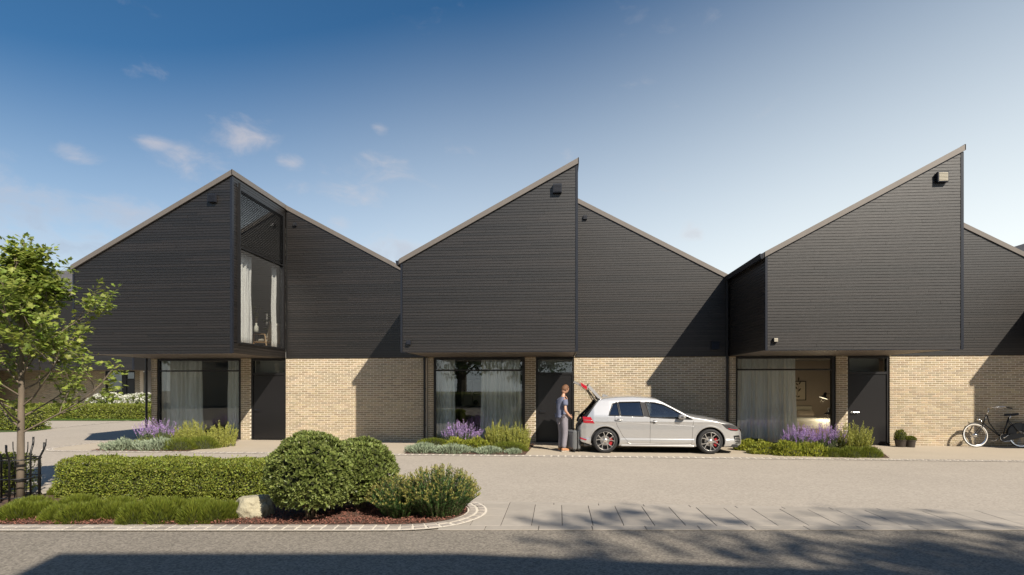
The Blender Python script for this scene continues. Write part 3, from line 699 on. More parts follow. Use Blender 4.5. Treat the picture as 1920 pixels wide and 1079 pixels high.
# ---- young maple in a cage
def maple():
    base = G(38, 941); t = thing('maple_tree', 'young maple with loose bright green leaves growing through a black cage', 'tree', tuple(base))
    wood = MB(); tips = []
    tr = [Vector((0, 0, -.02)), Vector((.005, 0, .5)), Vector((0, .01, 1.05)), Vector((.02, .0, 1.7)), Vector((.0, .02, 2.4)), Vector((.04, 0, 3.0)), Vector((.06, 0, 3.72))]
    obj('trunk', MB().tube(tr, [.052, .048, .044, .036, .027, .018, .007], 12), MT['bark_wood'], t, smooth=True)
    def at(z):
        for a, b in zip(tr[:-1], tr[1:]):
            if a.z <= z <= b.z: return a.lerp(b, (z-a.z)/(b.z-a.z))
        return tr[-1]
    R = random.Random(5)
    def limb(p, d, ln, r, lvl):
        pts = [p]; n = 5; q = p.copy(); dd = d.copy()
        for i in range(n):
            dd = (dd+Vector((R.gauss(0, .10), R.gauss(0, .10), .06))).normalized(); q = q+dd*(ln/n); pts.append(q.copy())
        wood.tube(pts, [r*(1-.75*i/n) for i in range(n+1)], 6 if lvl < 2 else 4, False)
        if lvl >= 1:
            for i in range(1, n+1): tips.append((pts[i], dd, lvl))
        if lvl < 2:
            for k in range(5 if lvl == 0 else 2):
                f = R.uniform(.3, .95); i = min(int(f*n), n-1); pp = pts[i].lerp(pts[i+1], f*n-i)
                side = Vector((R.gauss(0, 1), R.gauss(0, 1), R.gauss(0, .4))); side = (side-dd*side.dot(dd)).normalized()
                limb(pp, (dd*.75+side*.7).normalized(), ln*R.uniform(.32, .5), r*.5, lvl+1)
        tips.append((pts[-1], dd, lvl+1))
    nl = 30
    for k in range(nl):
        f = k/nl; z = 1.0+f*2.3; a = k*2.4+.4; el = .42+.85*f; ln = (1.62-1.2*f)*R.uniform(.8, 1.12)
        limb(at(z), Vector((cos(a)*cos(el), sin(a)*cos(el), sin(el))), ln, .015*(1-.5*f), 0)
    limb(at(3.3), Vector((.1, 0, 1)), .5, .008, 1)
    obj('branches', wood, MT['bark_wood'], t, smooth=True)
    # lobed leaves
    prof = [(0, 0), (.30, -.10), (.52, .16), (.36, .26), (.62, .52), (.34, .55), (.22, .70), (0, 1.0), (-.22, .70), (-.34, .55), (-.62, .52), (-.36, .26), (-.52, .16), (-.30, -.10)]
    Vl = np.array([(x, y, -.16*abs(x)-.12*y*y) for x, y in prof]+[(0, .38, .03)], float); nv = len(Vl)
    Fl = np.array([(i, (i+1) % 14, 14) for i in range(14)])
    lm = npmesh('leaf', Vl, Fl); lm.materials.append(MT['maple'])
    P = []; A = []
    for p, d, lvl in tips:
        for _ in range(R.choice((3, 3, 4)) if lvl >= 2 else 2):
            o = Vector((R.gauss(0, 1), R.gauss(0, 1), R.gauss(0, .6))); o.normalize(); P.append(p+o*R.uniform(.03, .13)); A.append((d*.35+o+Vector((0, 0, -.18))))
    P = np.array([tuple(p) for p in P]); A = unit(np.array([tuple(a) for a in A])); n = len(P)
    Nn = unit(rnd3(n)*.55+np.array([0.1, -.15, 1])); S = unit(np.cross(A, Nn)); Nn = np.cross(S, A); Lf = RNG.uniform(.045, .078, n)
    order = np.argsort(P[:, 1]); 
    for i in order[:300]:
        o = obj('leaf', lm, None, t); M3 = Matrix([list(S[i]*Lf[i])+[P[i, 0]], list(0*S[i])+[0], [0, 0, 0, 0], [0, 0, 0, 1]])
        M3 = Matrix(((S[i, 0]*Lf[i], A[i, 0]*Lf[i], Nn[i, 0]*Lf[i], P[i, 0]), (S[i, 1]*Lf[i], A[i, 1]*Lf[i], Nn[i, 1]*Lf[i], P[i, 1]), (S[i, 2]*Lf[i], A[i, 2]*Lf[i], Nn[i, 2]*Lf[i], P[i, 2]), (0, 0, 0, 1)))
        o.matrix_local = M3
    q = order[300:]; V = P[q, None, :]+(Vl[None, :, 0:1]*S[q, None, :]+Vl[None, :, 1:2]*A[q, None, :]+Vl[None, :, 2:3]*Nn[q, None, :])*Lf[q, None, None]
    F = (np.arange(len(q))[:, None, None]*nv+Fl[None]).reshape(-1, 3)
    foliage('crown', npmesh('crown', V.reshape(-1, 3), F), MT['maple'], t)
    print('maple leaves', n)
maple()
def tree_cage():
    c = G(38, 941); t = thing('tree_guard', 'black steel tree cage with flared bar tops round the young maple', 'tree guard', tuple(c))
    R_ = .235
    for k in range(8):
        a = k*pi/4+.3; d = Vector((cos(a), sin(a), 0)); w = .0135 if k % 2 == 0 else .0065
        top = .86+.03*(k % 3)
        pts = [d*R_+Vector((0, 0, 0))]+[d*(R_+e)+Vector((0, 0, z)) for e, z in ((0, top-.27), (.008, top-.22), (.05, top-.13), (.065, top-.09), (.068, top))]
        obj('bar', MB().tube(pts, w, 8), MT['black'], t, smooth=True)
    for z in (.09, .36, .63):
        obj('ring', MB().tube([(R_*cos(a), R_*sin(a), z) for a in np.linspace(0, 2*pi, 33)], .0095, 6), MT['black'], t, smooth=True)
    obj('tie', MB().lathe([(.062, .30), (.066, .30), (.066, .33), (.062, .33)], (0, 0, 0), 14).lathe([(.060, .52), (.064, .52), (.064, .55), (.060, .55)], (0, 0, 0), 14), MT['black'], t)
tree_cage()

# ---- beds by the doors
def px_thing(fn, u0, u1, vb, vt, **k):
    s = PXM(vb); g = G((u0+u1)/2, vb); r = (u1-u0)/2/s; return g, r, (vb-vt)/s
def lavender(label, u0, u1, vb, vt, n=130):
    Y = 14.75; a, b = onY(u0, vb, Y), onY(u1, vt, Y); r = (b.x-a.x)/2; h = b.z
    return spires('lavender', label, 'lavender', ((a.x+b.x)/2, Y, 0), r*1.0, .40, (h*.62, h*1.16), n, 40, .034, .014, 'sage', 'lav', .62, .34, 'lavender clumps under the windows', stem_m='sage', stem_r=.003)
def limes(label, u0, u1, vb, vt, n=150):
    Y = 14.6; a, b = onY(u0, vb, Y), onY(u1, vt, Y); r = (b.x-a.x)/2; h = b.z
    return spires('spire_shrub', label, 'shrub', ((a.x+b.x)/2, Y, 0), r*.95, .45, (h*.50, h*1.25), int(n*.85), 66, .050, .012, 'lime', 'lime', .6, .24, 'lime green spire shrubs by the doors', stem_m='lime')
def mound(kind, label, u0, u1, vb, vt, n=1500):
    g, r, h = px_thing(None, u0, u1, vb, vt); m, ln, wd = {'silver': ('silver', .085, .016), 'heath': ('heath', .10, .008), 'euph': ('euph', .075, .024)}[kind]
    nm = {'silver': 'silver_shrub', 'heath': 'heath_mound', 'euph': 'spurge_mound'}[kind]; gp = {'silver': 'silver leaved cushions in the door beds', 'heath': 'green heath mounds in the door beds', 'euph': 'yellow green mounds in the door beds'}[kind]
    r2 = r*1.05; t = needle_mound(nm, label, 'shrub', (g.x, g.y+r2*.7, 0), r2, (h*.82+.02), n, m, ln, gp, seed=u0*.1, wd=wd, amp=.09 if kind == 'heath' else .22, loose=.22 if kind == 'heath' else .5); t.scale = (1.06, .85, random.uniform(.85, 1.12)); return t
def gpoly(px): return [tuple(G(u, v)[:2]) for u, v in px]
def door_bed(k, pts):
    soil_bed('door_bed', [(p[0], p[1]) for p in pts], .002, .02, 2600)
x1, x2, x3 = X0H, X0H+PITCH, X0H+2*PITCH
door_bed(1, gpoly([(165, 846), (345, 847.5), (400, 838), (449, 826.5)])+[(x1+.02, WALL-.02)])
door_bed(2, gpoly([(757, 851.5), (985, 853), (1003, 833)])+[(x2-.1, WALL-.02)])
door_bed(3, gpoly([(1385, 836), (1440, 853), (1545, 857), (1668, 859), (1640, 838)])+[(x3+.2, WALL-.02)])
# first house
mound('silver', 'silver leaved cushion at the left tip of the bed under the first house', 172, 245, 846, 825, 1700)
mound('silver', 'silver leaved cushion next to the dark heath mound under the first house', 235, 318, 846, 824, 1900)
mound('euph', 'yellow green mound below the lavender of the first house', 240, 335, 835, 813, 1800)
mound('heath', 'dark green heath mound at the front of the bed under the first house', 292, 352, 846, 818, 2200)
mound('heath', 'dark green heath mound towards the door of the first house', 335, 395, 843, 818, 2000)
lavender('purple lavender clump at the corner post of the first house', 252, 335, 820, 787, 130)
limes('lime green spire shrub under the window of the first house', 322, 395, 836, 797, 150)
limes('lime green spire shrub next to the door of the first house', 385, 447, 830, 800, 130)
# middle house
for i, (a, b, v, tp) in enumerate([(757, 815, 851, 833), (800, 880, 852, 833), (884, 938, 852, 838), (946, 976, 852, 843)]):
    mound('silver', f'{ORD[i]} silver leaved cushion from the left under the middle window', a, b, v, tp, 1500)
mound('heath', 'green heath mound at the back left of the middle bed by the downpipe', 778, 835, 836, 820, 1700)
mound('heath', 'green heath mound at the right front of the middle bed', 918, 986, 849, 827, 2400)
mound('euph', 'yellow green mound left of centre in the middle bed', 828, 875, 846, 822, 1700)
mound('euph', 'yellow green mound in the centre of the middle bed', 862, 915, 847, 818, 1800)
lavender('purple lavender clump under the middle window', 828, 905, 833, 792, 150)
limes('lime green spire shrub in the middle bed below the right curtain', 908, 962, 838, 797, 140)
limes('lime green spire shrub at the right corner of the middle bed', 945, 1000, 840, 800, 130)
# third house
for i, (a, b, v, tp) in enumerate([(1383, 1428, 846, 824), (1415, 1470, 853, 827), (1460, 1515, 856, 828), (1505, 1562, 857, 830), (1395, 1450, 838, 822)]):
    mound('euph', ('yellow green mound nearest the car bonnet', 'second yellow green mound from the car, at the bed edge', 'yellow green mound before the lavender, mid row', 'yellow green mound next to the dark heath, right end of its row', 'yellow green mound at the back, under the bedroom curtain')[i], a, b, v, tp, 1700)
for i, (a, b, v, tp) in enumerate([(1548, 1590, 858, 838), (1582, 1628, 859, 838), (1615, 1662, 859, 839)]):
    mound('heath', ('heath mound beside the yellow green row of the third bed', 'middle heath mound of three by the third door', 'heath mound at the right tip of the third bed')[i], a, b, v, tp, 1800)
lavender('purple lavender clump under the bedroom window, left half', 1462, 1535, 840, 800, 130)
lavender('purple lavender clump beside the spire shrub of the third bed', 1515, 1588, 841, 797, 140)
limes('lime green spire shrub before the third door', 1562, 1640, 846, 800, 170)

# ---- pots by the third door
def potted(label, u, v, w, hp, hf, n):
    g = G(u, v); s = PXM(v); r = w/2/s; h = hp/s; t = thing('potted_plant', label, 'potted plant', tuple(g), 0, 'pots beside the third door')
    obj('pot', MB().lathe([(.001, 0), (r*.78, 0), (r*.97, h*.86), (r*1.06, h*.86), (r*1.06, h), (r*.96, h), (r*.93, h*.88), (.001, h*.88)], (0, 0, 0), 24), MT['pot'], t)
    P, N2, D = dome_pts(n, (0, 0, h*.92), (r*1.15, r*1.15, hf/s), .12, .02); up = unit(D*np.array([.8, .8, .4])+np.array([0, 0, .7])+rnd3(len(P))*.4)
    foliage('foliage', leafmesh('foliage', P-up*.03, up, rnd3(len(P)), .045*RNG.uniform(.7, 1.2, len(P)), .014), MT['heath'], t)
    ellip_core((0, 0, h*.9), (r*.8, r*.8, hf/s*.75), 'stems', t, MT['inner'])  # solid core coloured for inner shade, no separate stems
potted('taller green plant in a brown pot next to the third door', 1688.5, 838, 20, 14, 21, 900)
potted('smaller green plant in a brown pot, right of the taller pot', 1707, 838.5, 18, 14, 9, 700)

# ---- left side road: hedges, lawn, flowers, trees, neighbouring house
sheet('lawn', [(-32, 24.2), (-17.5, 24.9), (-17.5, 27), (-32, 27)], .0, MT['lawn'])
n = 5000; P = np.column_stack([RNG.uniform(-30, -17.6, n), RNG.uniform(24.6, 25.2, n), np.zeros(n)])
gl_ = foliage('grass', leafmesh('grass', P, rnd3(n)*.4+np.array([0, 0, 1]), rnd3(n), .09, .012, .1), MT['grass'], None)
hedge('hedge', 'long clipped hedge in front of the white flowers across the side road', -28.5, -17.4, 25.15, 26.1, .72, .075, 26000)
hedge('hedge', 'clipped hedge at the bend of the side road behind the maple', -26.5, -19.75, 19.0, 19.9, .80, .06, 16000)
sheet('verge', gpoly([(-60, 812), (60, 809), (85, 806), (97, 803), (90, 801), (40, 800), (-60, 800)]), .001, MT['lawn'])
n = 2500; uv = np.column_stack([RNG.uniform(20, 95, n), RNG.uniform(800.5, 806, n)]); P = np.array([tuple(G(a, b)) for a, b in uv])
foliage('grass', leafmesh('grass', P, rnd3(n)*.4+np.array([0, 0, 1]), rnd3(n), .06, .012, .1), MT['grass'], None)
for i, (u, lb) in enumerate(((205, 'white flowering hydrangea in front of the neighbour window'), (265, 'white flowering hydrangea beside the brick pier opposite the side road'))):
    g = onY(u, 760, 27.0); t = round_bush('hydrangea', lb, 'flowering shrub', (g.x, 27.0, 0), (1.25, .6, .62), .60, 1300, .10, 'box', 'white hydrangeas', seed=i+7., trunk=False)
    P, N2, D = dome_pts(130, (0, 0, .60), (1.27, .62, .68), .02, -.1); P = np.repeat(P, 34, 0)+rnd3(len(P)*34)*.075; k = len(P)
    foliage('blossom', leafmesh('blossom', P, rnd3(k), unit(rnd3(k)+np.array([0, -.4, .8])), .05, .045, .1), MT['white'], t)
def loose_tree(name, label, base, h, r, n, leaf, m, seed, group=None, zlo=.30):
    t = thing(name, label, 'tree', base, 0, group); R = random.Random(seed); w = MB().tube([(0, 0, 0), (.05, 0, h*.3), (0, .1, h*.6), (.1, 0, h*.9)], [r*.09, r*.07, r*.045, .02], 9)
    cl = []
    for k in range(26):
        a = R.uniform(0, 6.28); z = R.uniform(zlo, .97); q = sqrt(max(.05, 1-((z-.58)/.45)**2))*r*R.uniform(.45, .95); c = Vector((cos(a)*q, sin(a)*q, z*h)); cl.append((c, r*R.uniform(.22, .40)))
        w.tube([(0, 0, h*z*.62), c*.55+Vector((0, 0, h*z*.4)), c], [r*.03, r*.018, .008], 5, False)
    obj('trunk', w, MT['bark_wood'], t)
    PP = []; NN = []
    for c, rr in cl:
        k = n//26; D = rnd3(k); PP.append(np.array(c)+D*rr*np.array([1, 1, .75])*RNG.uniform(.55, 1.1, (k, 1))); NN.append(D)
    P = np.concatenate(PP); N2 = np.concatenate(NN); k = len(P); L = leaf*RNG.uniform(.7, 1.3, k)
    foliage('crown', leafmesh('crown', P, unit(N2*.5+rnd3(k)), unit(N2*.6+rnd3(k)*.7+np.array([0, 0, .6])), L, L*.6), MT[m], t); return t
MT['farleaf'] = leafy('distant_leaf', (.075, .125, .035), rnd=.4)
for i, (x, y, h, r) in enumerate(((-31.5, 40, 6.5, 2.9), (-27.5, 43, 8, 3.4), (-36, 46, 8.5, 3.6))):
    loose_tree('garden_tree', ('leafy tree seen under the overhang behind the brick pier', 'taller leafy tree behind the overhang, further right', 'leafy tree furthest back behind the neighbouring house')[i], (x, y, 0), h, r, 6000, .20, 'farleaf', 20+i, 'garden trees beyond the side road', .12)
hedge('hedge', 'far garden hedge under the trees seen below the overhang', -34, -22, 36, 37, 1.0, .12, 5000)
def neighbour():
    t = thing('neighbour_house', 'dark clad neighbouring house with brick base across the side road behind the maple', 'house', (-24.6, 30.0, 0))
    # local: x to the left is negative; facade at y=0
    wl = obj('brick_wall', MB().box(-11, -1.75, .004, .3, 0, ZS), MT['mortar'], t)
    cells = sorted(brick_cells(-4.6, -1.77, ZS), key=lambda c: -c[2]); brickwork(wl, cells, 300, lambda x, z: z > .7)
    c2 = brick_cells(-11, -4.6, ZS); o = obj('brickwork', boxes_mesh('brickwork', [((a+b)/2, .0118, (c+d)/2) for a, b, c, d in c2], [((b-a)/2, .0183, (d-c)/2) for a, b, c, d in c2]), MT['brick'], wl); o['kind'] = 'stuff'
    p = obj('brick_pier', MB().box(.12, .42, .004, .3, 0, ZS), MT['mortar'], t); brickwork(p, brick_cells(.12, .42, ZS), 300, lambda x, z: True)
    wf = obj('window', MB().box(-1.74, -1.67, .04, .16, 0, ZS).box(-.72, -.52, .04, .16, 0, ZS).box(-1.67, -.72, .04, .16, ZS-.09, ZS).box(-1.67, -.72, .04, .16, 0, .05), MT['black'], t)
    obj('pane', MB().box(-1.665, -.725, .09, .10, .05, ZS-.09), MT['glass'], wf)
    df = obj('door_frame', MB().box(-.515, -.44, .04, .16, 0, ZS).box(.04, .115, .04, .16, 0, ZS).box(-.44, .04, .04, .16, 2.02, 2.09).box(-.44, .04, .04, .16, ZS-.09, ZS), MT['black'], t)
    obj('pane', MB().box(-.438, .038, .09, .10, 2.092, ZS-.092), MT['glass'], df); obj('door', MB().box(-.43, .03, .07, .12, .02, 2.015), MT['door'], t)
    obj('room_wall', MB().box(-2.2, -2.1, .3, 3, 0, ZS).box(-2.1, .45, 3, 3.1, 0, ZS).box(.43, .5, .31, 8, 0, ZS), MT['plaster_white'], t)
    f1 = obj('front_cladding', MB().box(-11, 1.46, -1.78, -1.74, ZS, 6.9).box(1.42, 1.46, -1.74, -.0, ZS, 6.9), MT['woodback'], t)
    boards(f1, [(-11, ZS), (1.42, ZS), (1.42, 6.85), (-11, 6.85)], 'xz', -1.78, -1, ZS, 4.7)
    boards(f1, [(-11, ZS), (-6.5, ZS), (-6.5, 6.85), (-11, 6.85)], 'xz', -1.78, -1, 4.7, 6.85)
    obj('corner_trim', MB().box(1.43, 1.50, -1.80, -1.72, ZS-.01, 6.95), MT['trim'], t)
    f2 = obj('rear_cladding', MB().box(1.47, 9, .0, .06, ZS, 6.9), MT['woodback'], t)
    boards(f2, [(1.5, ZS), (4.5, ZS), (4.5, 4.6), (1.5, 4.6)], 'xz', .0, -1, ZS, 4.6)
    obj('soffit', MB().box(-11, 1.42, -1.74, .0, ZS+.0, ZS+.05).box(-.02, 9, .07, 7, ZS, ZS+.05), MT['soffit'], t)
    r = MB().prism([(-1.95, 6.75), (3.2, 9.15), (8, 6.9), (8, 6.75), (3.2, 9.0), (-1.95, 6.6)], 'yz', -11.4, 9)
    rf = obj('roof', r, MT['slate'], t)
    # shingle courses
    V = MB(); sl2 = (9.15-6.75)/5.15
    for k in range(18):
        y = -1.95+k*.286; z = 6.75+sl2*(y+1.95); V.add([(-11.4, y-.01, z+.028), (9, y-.01, z+.028), (9, y+.29, z+.29*sl2+.012), (-11.4, y+.29, z+.29*sl2+.012), (-11.4, y-.01, z+.002), (9, y-.01, z+.002)], [(0, 1, 2, 3), (4, 5, 1, 0)])
    obj('shingle_courses', V, MT['slate'], rf)['kind'] = 'stuff'
    obj('fascia', MB().box(-11.4, 9, -1.99, -1.952, 6.58, 6.78), MT['fascia'], rf)
    x, z = -2.9, 3.0; vent(t, x, z, -1.80, .34, True)
    # gabled front at the far left
    g = obj('gable_front', MB().prism([(-14.5, ZS), (-6.6, ZS), (-6.6, 6.4), (-9.2, 8.6), (-14.5, 6.0)], 'xz', -4.2, -1.9), MT['woodback'], t)
    boards(g, [(-14.5, ZS), (-6.65, ZS), (-6.65, 6.35), (-9.2, 8.5), (-14.5, 5.9)], 'xz', -4.2, -1, ZS, 8.5)
    obj('gable_roof', MB().prism([(-15, 5.85), (-9.2, 8.75), (-6.4, 6.35), (-6.4, 6.2), (-9.2, 8.6), (-15, 5.7)], 'xz', -4.4, 2), MT['slate'], t)
    obj('gable_wall', MB().box(-14.5, -6.6, -1.89, -1.80, 0, ZS), MT['mortar'], t)
neighbour()
# ------------------------------------------------------------------ stone footway across the road
fw = sheet('footway', [(-1.3, 6.52), (8.3, 7.20), (8.3, 8.0), (-1.3, 8.0)], -.0092, MT['dark'])
def slab(poly, z=-.001, inset=.0):
    b = MB(); n = len(poly); c = Vector((sum(p[0] for p in poly)/n, sum(p[1] for p in poly)/n)); 
    vs = [(p[0], p[1], -.0088) for p in poly]+[(p[0], p[1], z-.003) for p in poly]
    ins = []
    for p in poly:
        d = Vector((p[0], p[1]))-c; l = d.length; q = c+d*(1-.004/l); ins.append((q.x, q.y, z))
    vs += ins; b.add(vs, [(i, (i+1) % n, n+(i+1) % n, n+i) for i in range(n)]+[(n+i, n+(i+1) % n, 2*n+(i+1) % n, 2*n+i) for i in range(n)]+[tuple(range(2*n, 3*n))])
    return obj('slab', b, MT['slab'], fw)
def lineY(v):
    a, b = G(900, v), G(1914, v); return lambda x: a.y+(b.y-a.y)*(x-a.x)/(b.x-a.x)
fin, fout = lineY(985.6), lineY(993.3); XJ = G(996.4, 985).x; DX = .3735
BKI, BKO = 7.868, 8.015
for i in range(-4, 26):
    x0, x1 = XJ+DX*i+.0035, XJ+DX*(i+1)-.0035
    if x0 > 8.2: break
    cuts = [0, random.uniform(.25, .45), random.uniform(.58, .8), 1] if i % 3 else [0, random.uniform(.35, .65), 1]
    if i == 0: cuts = [0, .06, .5, 1]
    for f0, f1 in zip(cuts[:-1], cuts[1:]):
        y = lambda x, f: fin(x)+.002+(BKI-.004-fin(x))*f
        slab([(x0, y(x0, f0)+.0011), (x1, y(x1, f0)+.0011), (x1, y(x1, f1)-.0011), (x0, y(x0, f1)-.0011)], -.001+random.uniform(-.0008, .0008))
x = G(955.6, 943).x-1.27
while x < 8.2:
    slab([(x+.004, BKI-.001), (x+.632, BKI-.001), (x+.632, BKO), (x+.004, BKO)], -.001); x += .636
x = G(914, 990).x-.03
slab([(-1.42, fout(-1.42)), (x-.004, fout(x)), (x-.004, fin(x)-.0015), (-1.42, fin(-1.42)-.0015)])
while x < 8.2:
    slab([(x+.004, fout(x)), (x+.634, fout(x+.638)), (x+.634, fin(x+.638)-.0015), (x+.004, fin(x)-.0015)], -.001); x += .638

# ------------------------------------------------------------------ curtains and rooms
def curtain(label, x0, x1, y, z0, z1, m='curtain', folds=9, amp=.045, yaxis=False, group='sheer curtains', seed=0):
    nu = max(24, folds*8); nv = 10; V = []; F = []; R = random.Random(seed+int(x0*100)); ph = [R.uniform(-.6, .6) for _ in range(folds+2)]
    for j in range(nv+1):
        v = j/nv; z = z0+(z1-z0)*v; fl = 1+.10*(1-v)**2
        for i in range(nu+1):
            u = i/nu; k = u*folds; a = amp*(.75+.5*sin(k*1.7+seed))*(.8+.4*(1-v))
            off = a*sin(2*pi*k+ph[min(int(k), folds)]*.8)+.012*sin(9*v+k*3); c = x0+(x1-x0)*(u*fl+(1-fl)*.5)
            V.append((y+off, c, z) if yaxis else (c, y+off, z))
    for j in range(nv):
        for i in range(nu):
            a = j*(nu+1)+i; F.append((a, a+1, a+nu+2, a+nu+1))
    o = obj('curtain', npmesh('curtain', V, F, True), MT[m]); tag(o, label, 'curtain', group)
    md = o.modifiers.new('thickness', 'SOLIDIFY'); md.thickness = .003
    return o
def xs(u, y): return onY(u, 750, y).x
CY = WALL+.32
for u0, u1, lb, f, m in ((300, 379, 'long pale curtain gathered at the left of the first ground floor window', 9, 'curtain2'), (428, 450, 'narrow pale curtain at the right edge of the first ground floor window', 4, 'curtain2'),
                      (817, 853, 'narrow pale curtain at the left of the middle window', 6, 'curtain'), (903, 976, 'wide pale curtain at the right of the middle window', 10, 'curtain'),
                      (1379, 1491, 'wide cream curtain across the left of the bedroom window', 15, 'curtain2')):
    curtain(lb, xs(u0, CY), xs(u1, CY), CY, .02, ZS-.03, m, f, .04, False, 'curtains in the ground floor windows', seed=u0 % 7)
hx, hy = H1.location.x, WALL
curtain('white curtain at the near side of the tall upper window', hy-2.56, hy-1.50, hx+4.18, ZS+.24, 5.33, 'curtain2', 6, .06, True, 'curtains in the tall upper window', 2)
curtain('narrow white curtain at the far side of the tall upper window', hy-.42, hy-.13, hx+4.20, ZS+.24, 5.33, 'curtain2', 3, .05, True, 'curtains in the tall upper window', 3)

# bedroom behind the third window
BY = WALL+3.18
def framed():
    a, b = onY(1478, 751, BY), onY(1511, 715, BY); t = thing('framed_print', 'framed print of a leafy sprig on the bedroom wall', 'picture', ((a.x+b.x)/2, BY, (a.z+b.z)/2)); w, h = (b.x-a.x)/2, (b.z-a.z)/2
    obj('frame', MB().box(-w, w, -.03, 0, h-.025, h).box(-w, w, -.03, 0, -h, -h+.025).box(-w, -w+.025, -.03, 0, -h+.025, h-.025).box(w-.025, w, -.03, 0, -h+.025, h-.025), MT['black'], t)
    obj('paper', MB().box(-w+.025, w-.025, -.012, -.004, -h+.025, h-.025), mat('print_paper', (.66, .58, .46), .8, 0), t)
    b_ = MB(); b_.tube([(.0, -.014, -h*.75), (.02, -.014, -h*.2), (.08, -.014, h*.6)], .006, 5)
    b_.v = [(x*.7, y, z*.9) for x, y, z in b_.v]
    for x, z, a, l in ((.03, -.05, .9, .30), (.02, .05, 2.2, .26), (.06, .25, 1.0, .26), (.05, .22, 2.3, .22), (.06, .4, 1.5, .3), (.0, -.28, .5, .2), (.0, -.25, 2.7, .2)):
        d = Vector((cos(a), 0, sin(a))); s = Vector((-sin(a), 0, cos(a))); l *= .58; p = Vector((x*.7, -.0145, z*.8)); b_.add([p, p+d*l*.5-s*.026, p+d*l, p+d*l*.5+s*.026], [(0, 1, 2, 3)])
    obj('sprig', b_, mat('print_ink', (.05, .04, .03), .8, 0), t)
framed()
def bed():
    y0 = WALL+1.9; a, b = xs(1470, y0), xs(1552, y0); t = thing('bed', 'white bed with tan pillows under the framed print', 'bed', ((a+b)/2, y0+.3, 0)); w = (b-a)/2
    obj('bed_base', MB().bbox(-w, w, -.8, .8, .08, .34, .02), MT['oak'], t); obj('mattress', MB().bbox(-w+.02, w-.02, -.79, .79, .342, .60, .06), MT['curtain2'], t)
    obj('headboard', MB().bbox(-w-.02, w+.02, .81, .87, .0, 1.0, .02), MT['cream'], t)
    for x, m in ((-w*.45, 'cream'), (w*.45, 'plaster')):
        obj('pillow', MB().bbox(x-.34, x+.34, .35, .78, .605, .86, .10), MT[m], t)
    obj('duvet', MB().bbox(-w-.03, w+.03, -.83, .30, .30, .66, .07), MT['curtain2'], t)
bed()
MT['lampglow'] = emit_mat('lamp_shade_inside', (1, .80, .52), 1.6)
def lamp():
    y0 = WALL+1.2; g = onY(1557, 780, y0); t = thing('floor_lamp', 'black floor lamp with two lit tilted shades by the bedroom window', 'lamp', (g.x, y0, 0))
    top = onY(1557, 690, y0).z
    obj('pole', MB().tube([(0, 0, .02), (0, 0, top)], .012, 8).lathe([(.001, .0), (.15, 0), (.15, .02), (.001, .025)], (0, 0, 0), 20), MT['black'], t)
    for u, v, tilt in ((1545, 745, .35), (1554, 775, .0)):
        p = onY(u, v, y0); x, z = p.x-g.x, p.z
        sh = MB().lathe([(.03, .15), (.04, .13), (.045, .05), (.15, -.04), (.145, -.04), (.04, .045), (.03, .05)], (0, 0, 0), 20)
        o = obj('shade', sh, MT['black'], t, True, (x, 0, z)); o.rotation_euler = (0, tilt, 0)
        d = obj('bulb', MB().lathe([(.001, -.028), (.135, -.028)], (0, 0, 0), 20), MT['lampglow'], o)
        obj('arm', MB().tube([(x, 0, z+.10), (0, 0, z+.10)], .008, 6), MT['black'], t)
        l = bpy.data.lights.new('lamp_light', 'POINT'); l.energy = 7; l.color = (1, .78, .50); l.shadow_soft_size = .08; lo = bpy.data.objects.new('lamp_light', l); COL.objects.link(lo); lo.parent = t; lo.location = (x-.05, .0, z-.12)
lamp()
# shelving in the middle house
def shelf():
    y0 = WALL+3.3; a, b = onY(866, 760, y0), onY(906, 714, y0); t = thing('shelf_unit', 'white wall shelving with dark books behind the middle window', 'shelf', (a.x, y0, 0)); w = b.x-a.x; z0, z1 = a.z, b.z
    obj('back_panel', MB().box(0, w, .28, .30, z0, z1), MT['cream'], t)
    for f in (0, .42, .70, 1): obj('shelf', MB().box(0, w, 0, .279, z0+(z1-z0)*f-.012, z0+(z1-z0)*f+.012), MT['cream'], t)
    for x in (0, w*.45, w): obj('upright', MB().box(x-.012, x+.012, .01, .27, z0+.014, z1-.014), MT['cream'], t)
    obj('cabinet', MB().box(-.02, w+.02, 0, .3, 0, z0-.03), MT['door'], t)
    for i in range(5):
        tag(obj('book', MB().box(a.x+w*.10+i*.035, a.x+w*.10+i*.035+.026, y0+.03, y0+.2, z0+(z1-z0)*.42+.014, z0+(z1-z0)*(.62-.03*(i % 2))), (MT['black'], MT['door'])[i % 2]), f'{ORD[i]} dark upright book from the left on the shelving behind the middle window', 'book', 'books on the white shelving')
    tag(obj('box', MB().bbox(a.x+w*.52, a.x+w*.9, y0+.03, y0+.24, z0+(z1-z0)*.42+.013, z0+(z1-z0)*.56, .01), MT['black']), 'flat black box on the shelving behind the middle window', 'box')
    tag(obj('round_vase', MB().lathe([(.001, 0), (.05, .01), (.085, .08), (.06, .15), (.03, .17)], (a.x+w*.62, y0+.12, z0+.013), 16), MT['black'], None, True), 'round black vase on the lowest shelf behind the middle window', 'vase')
shelf()
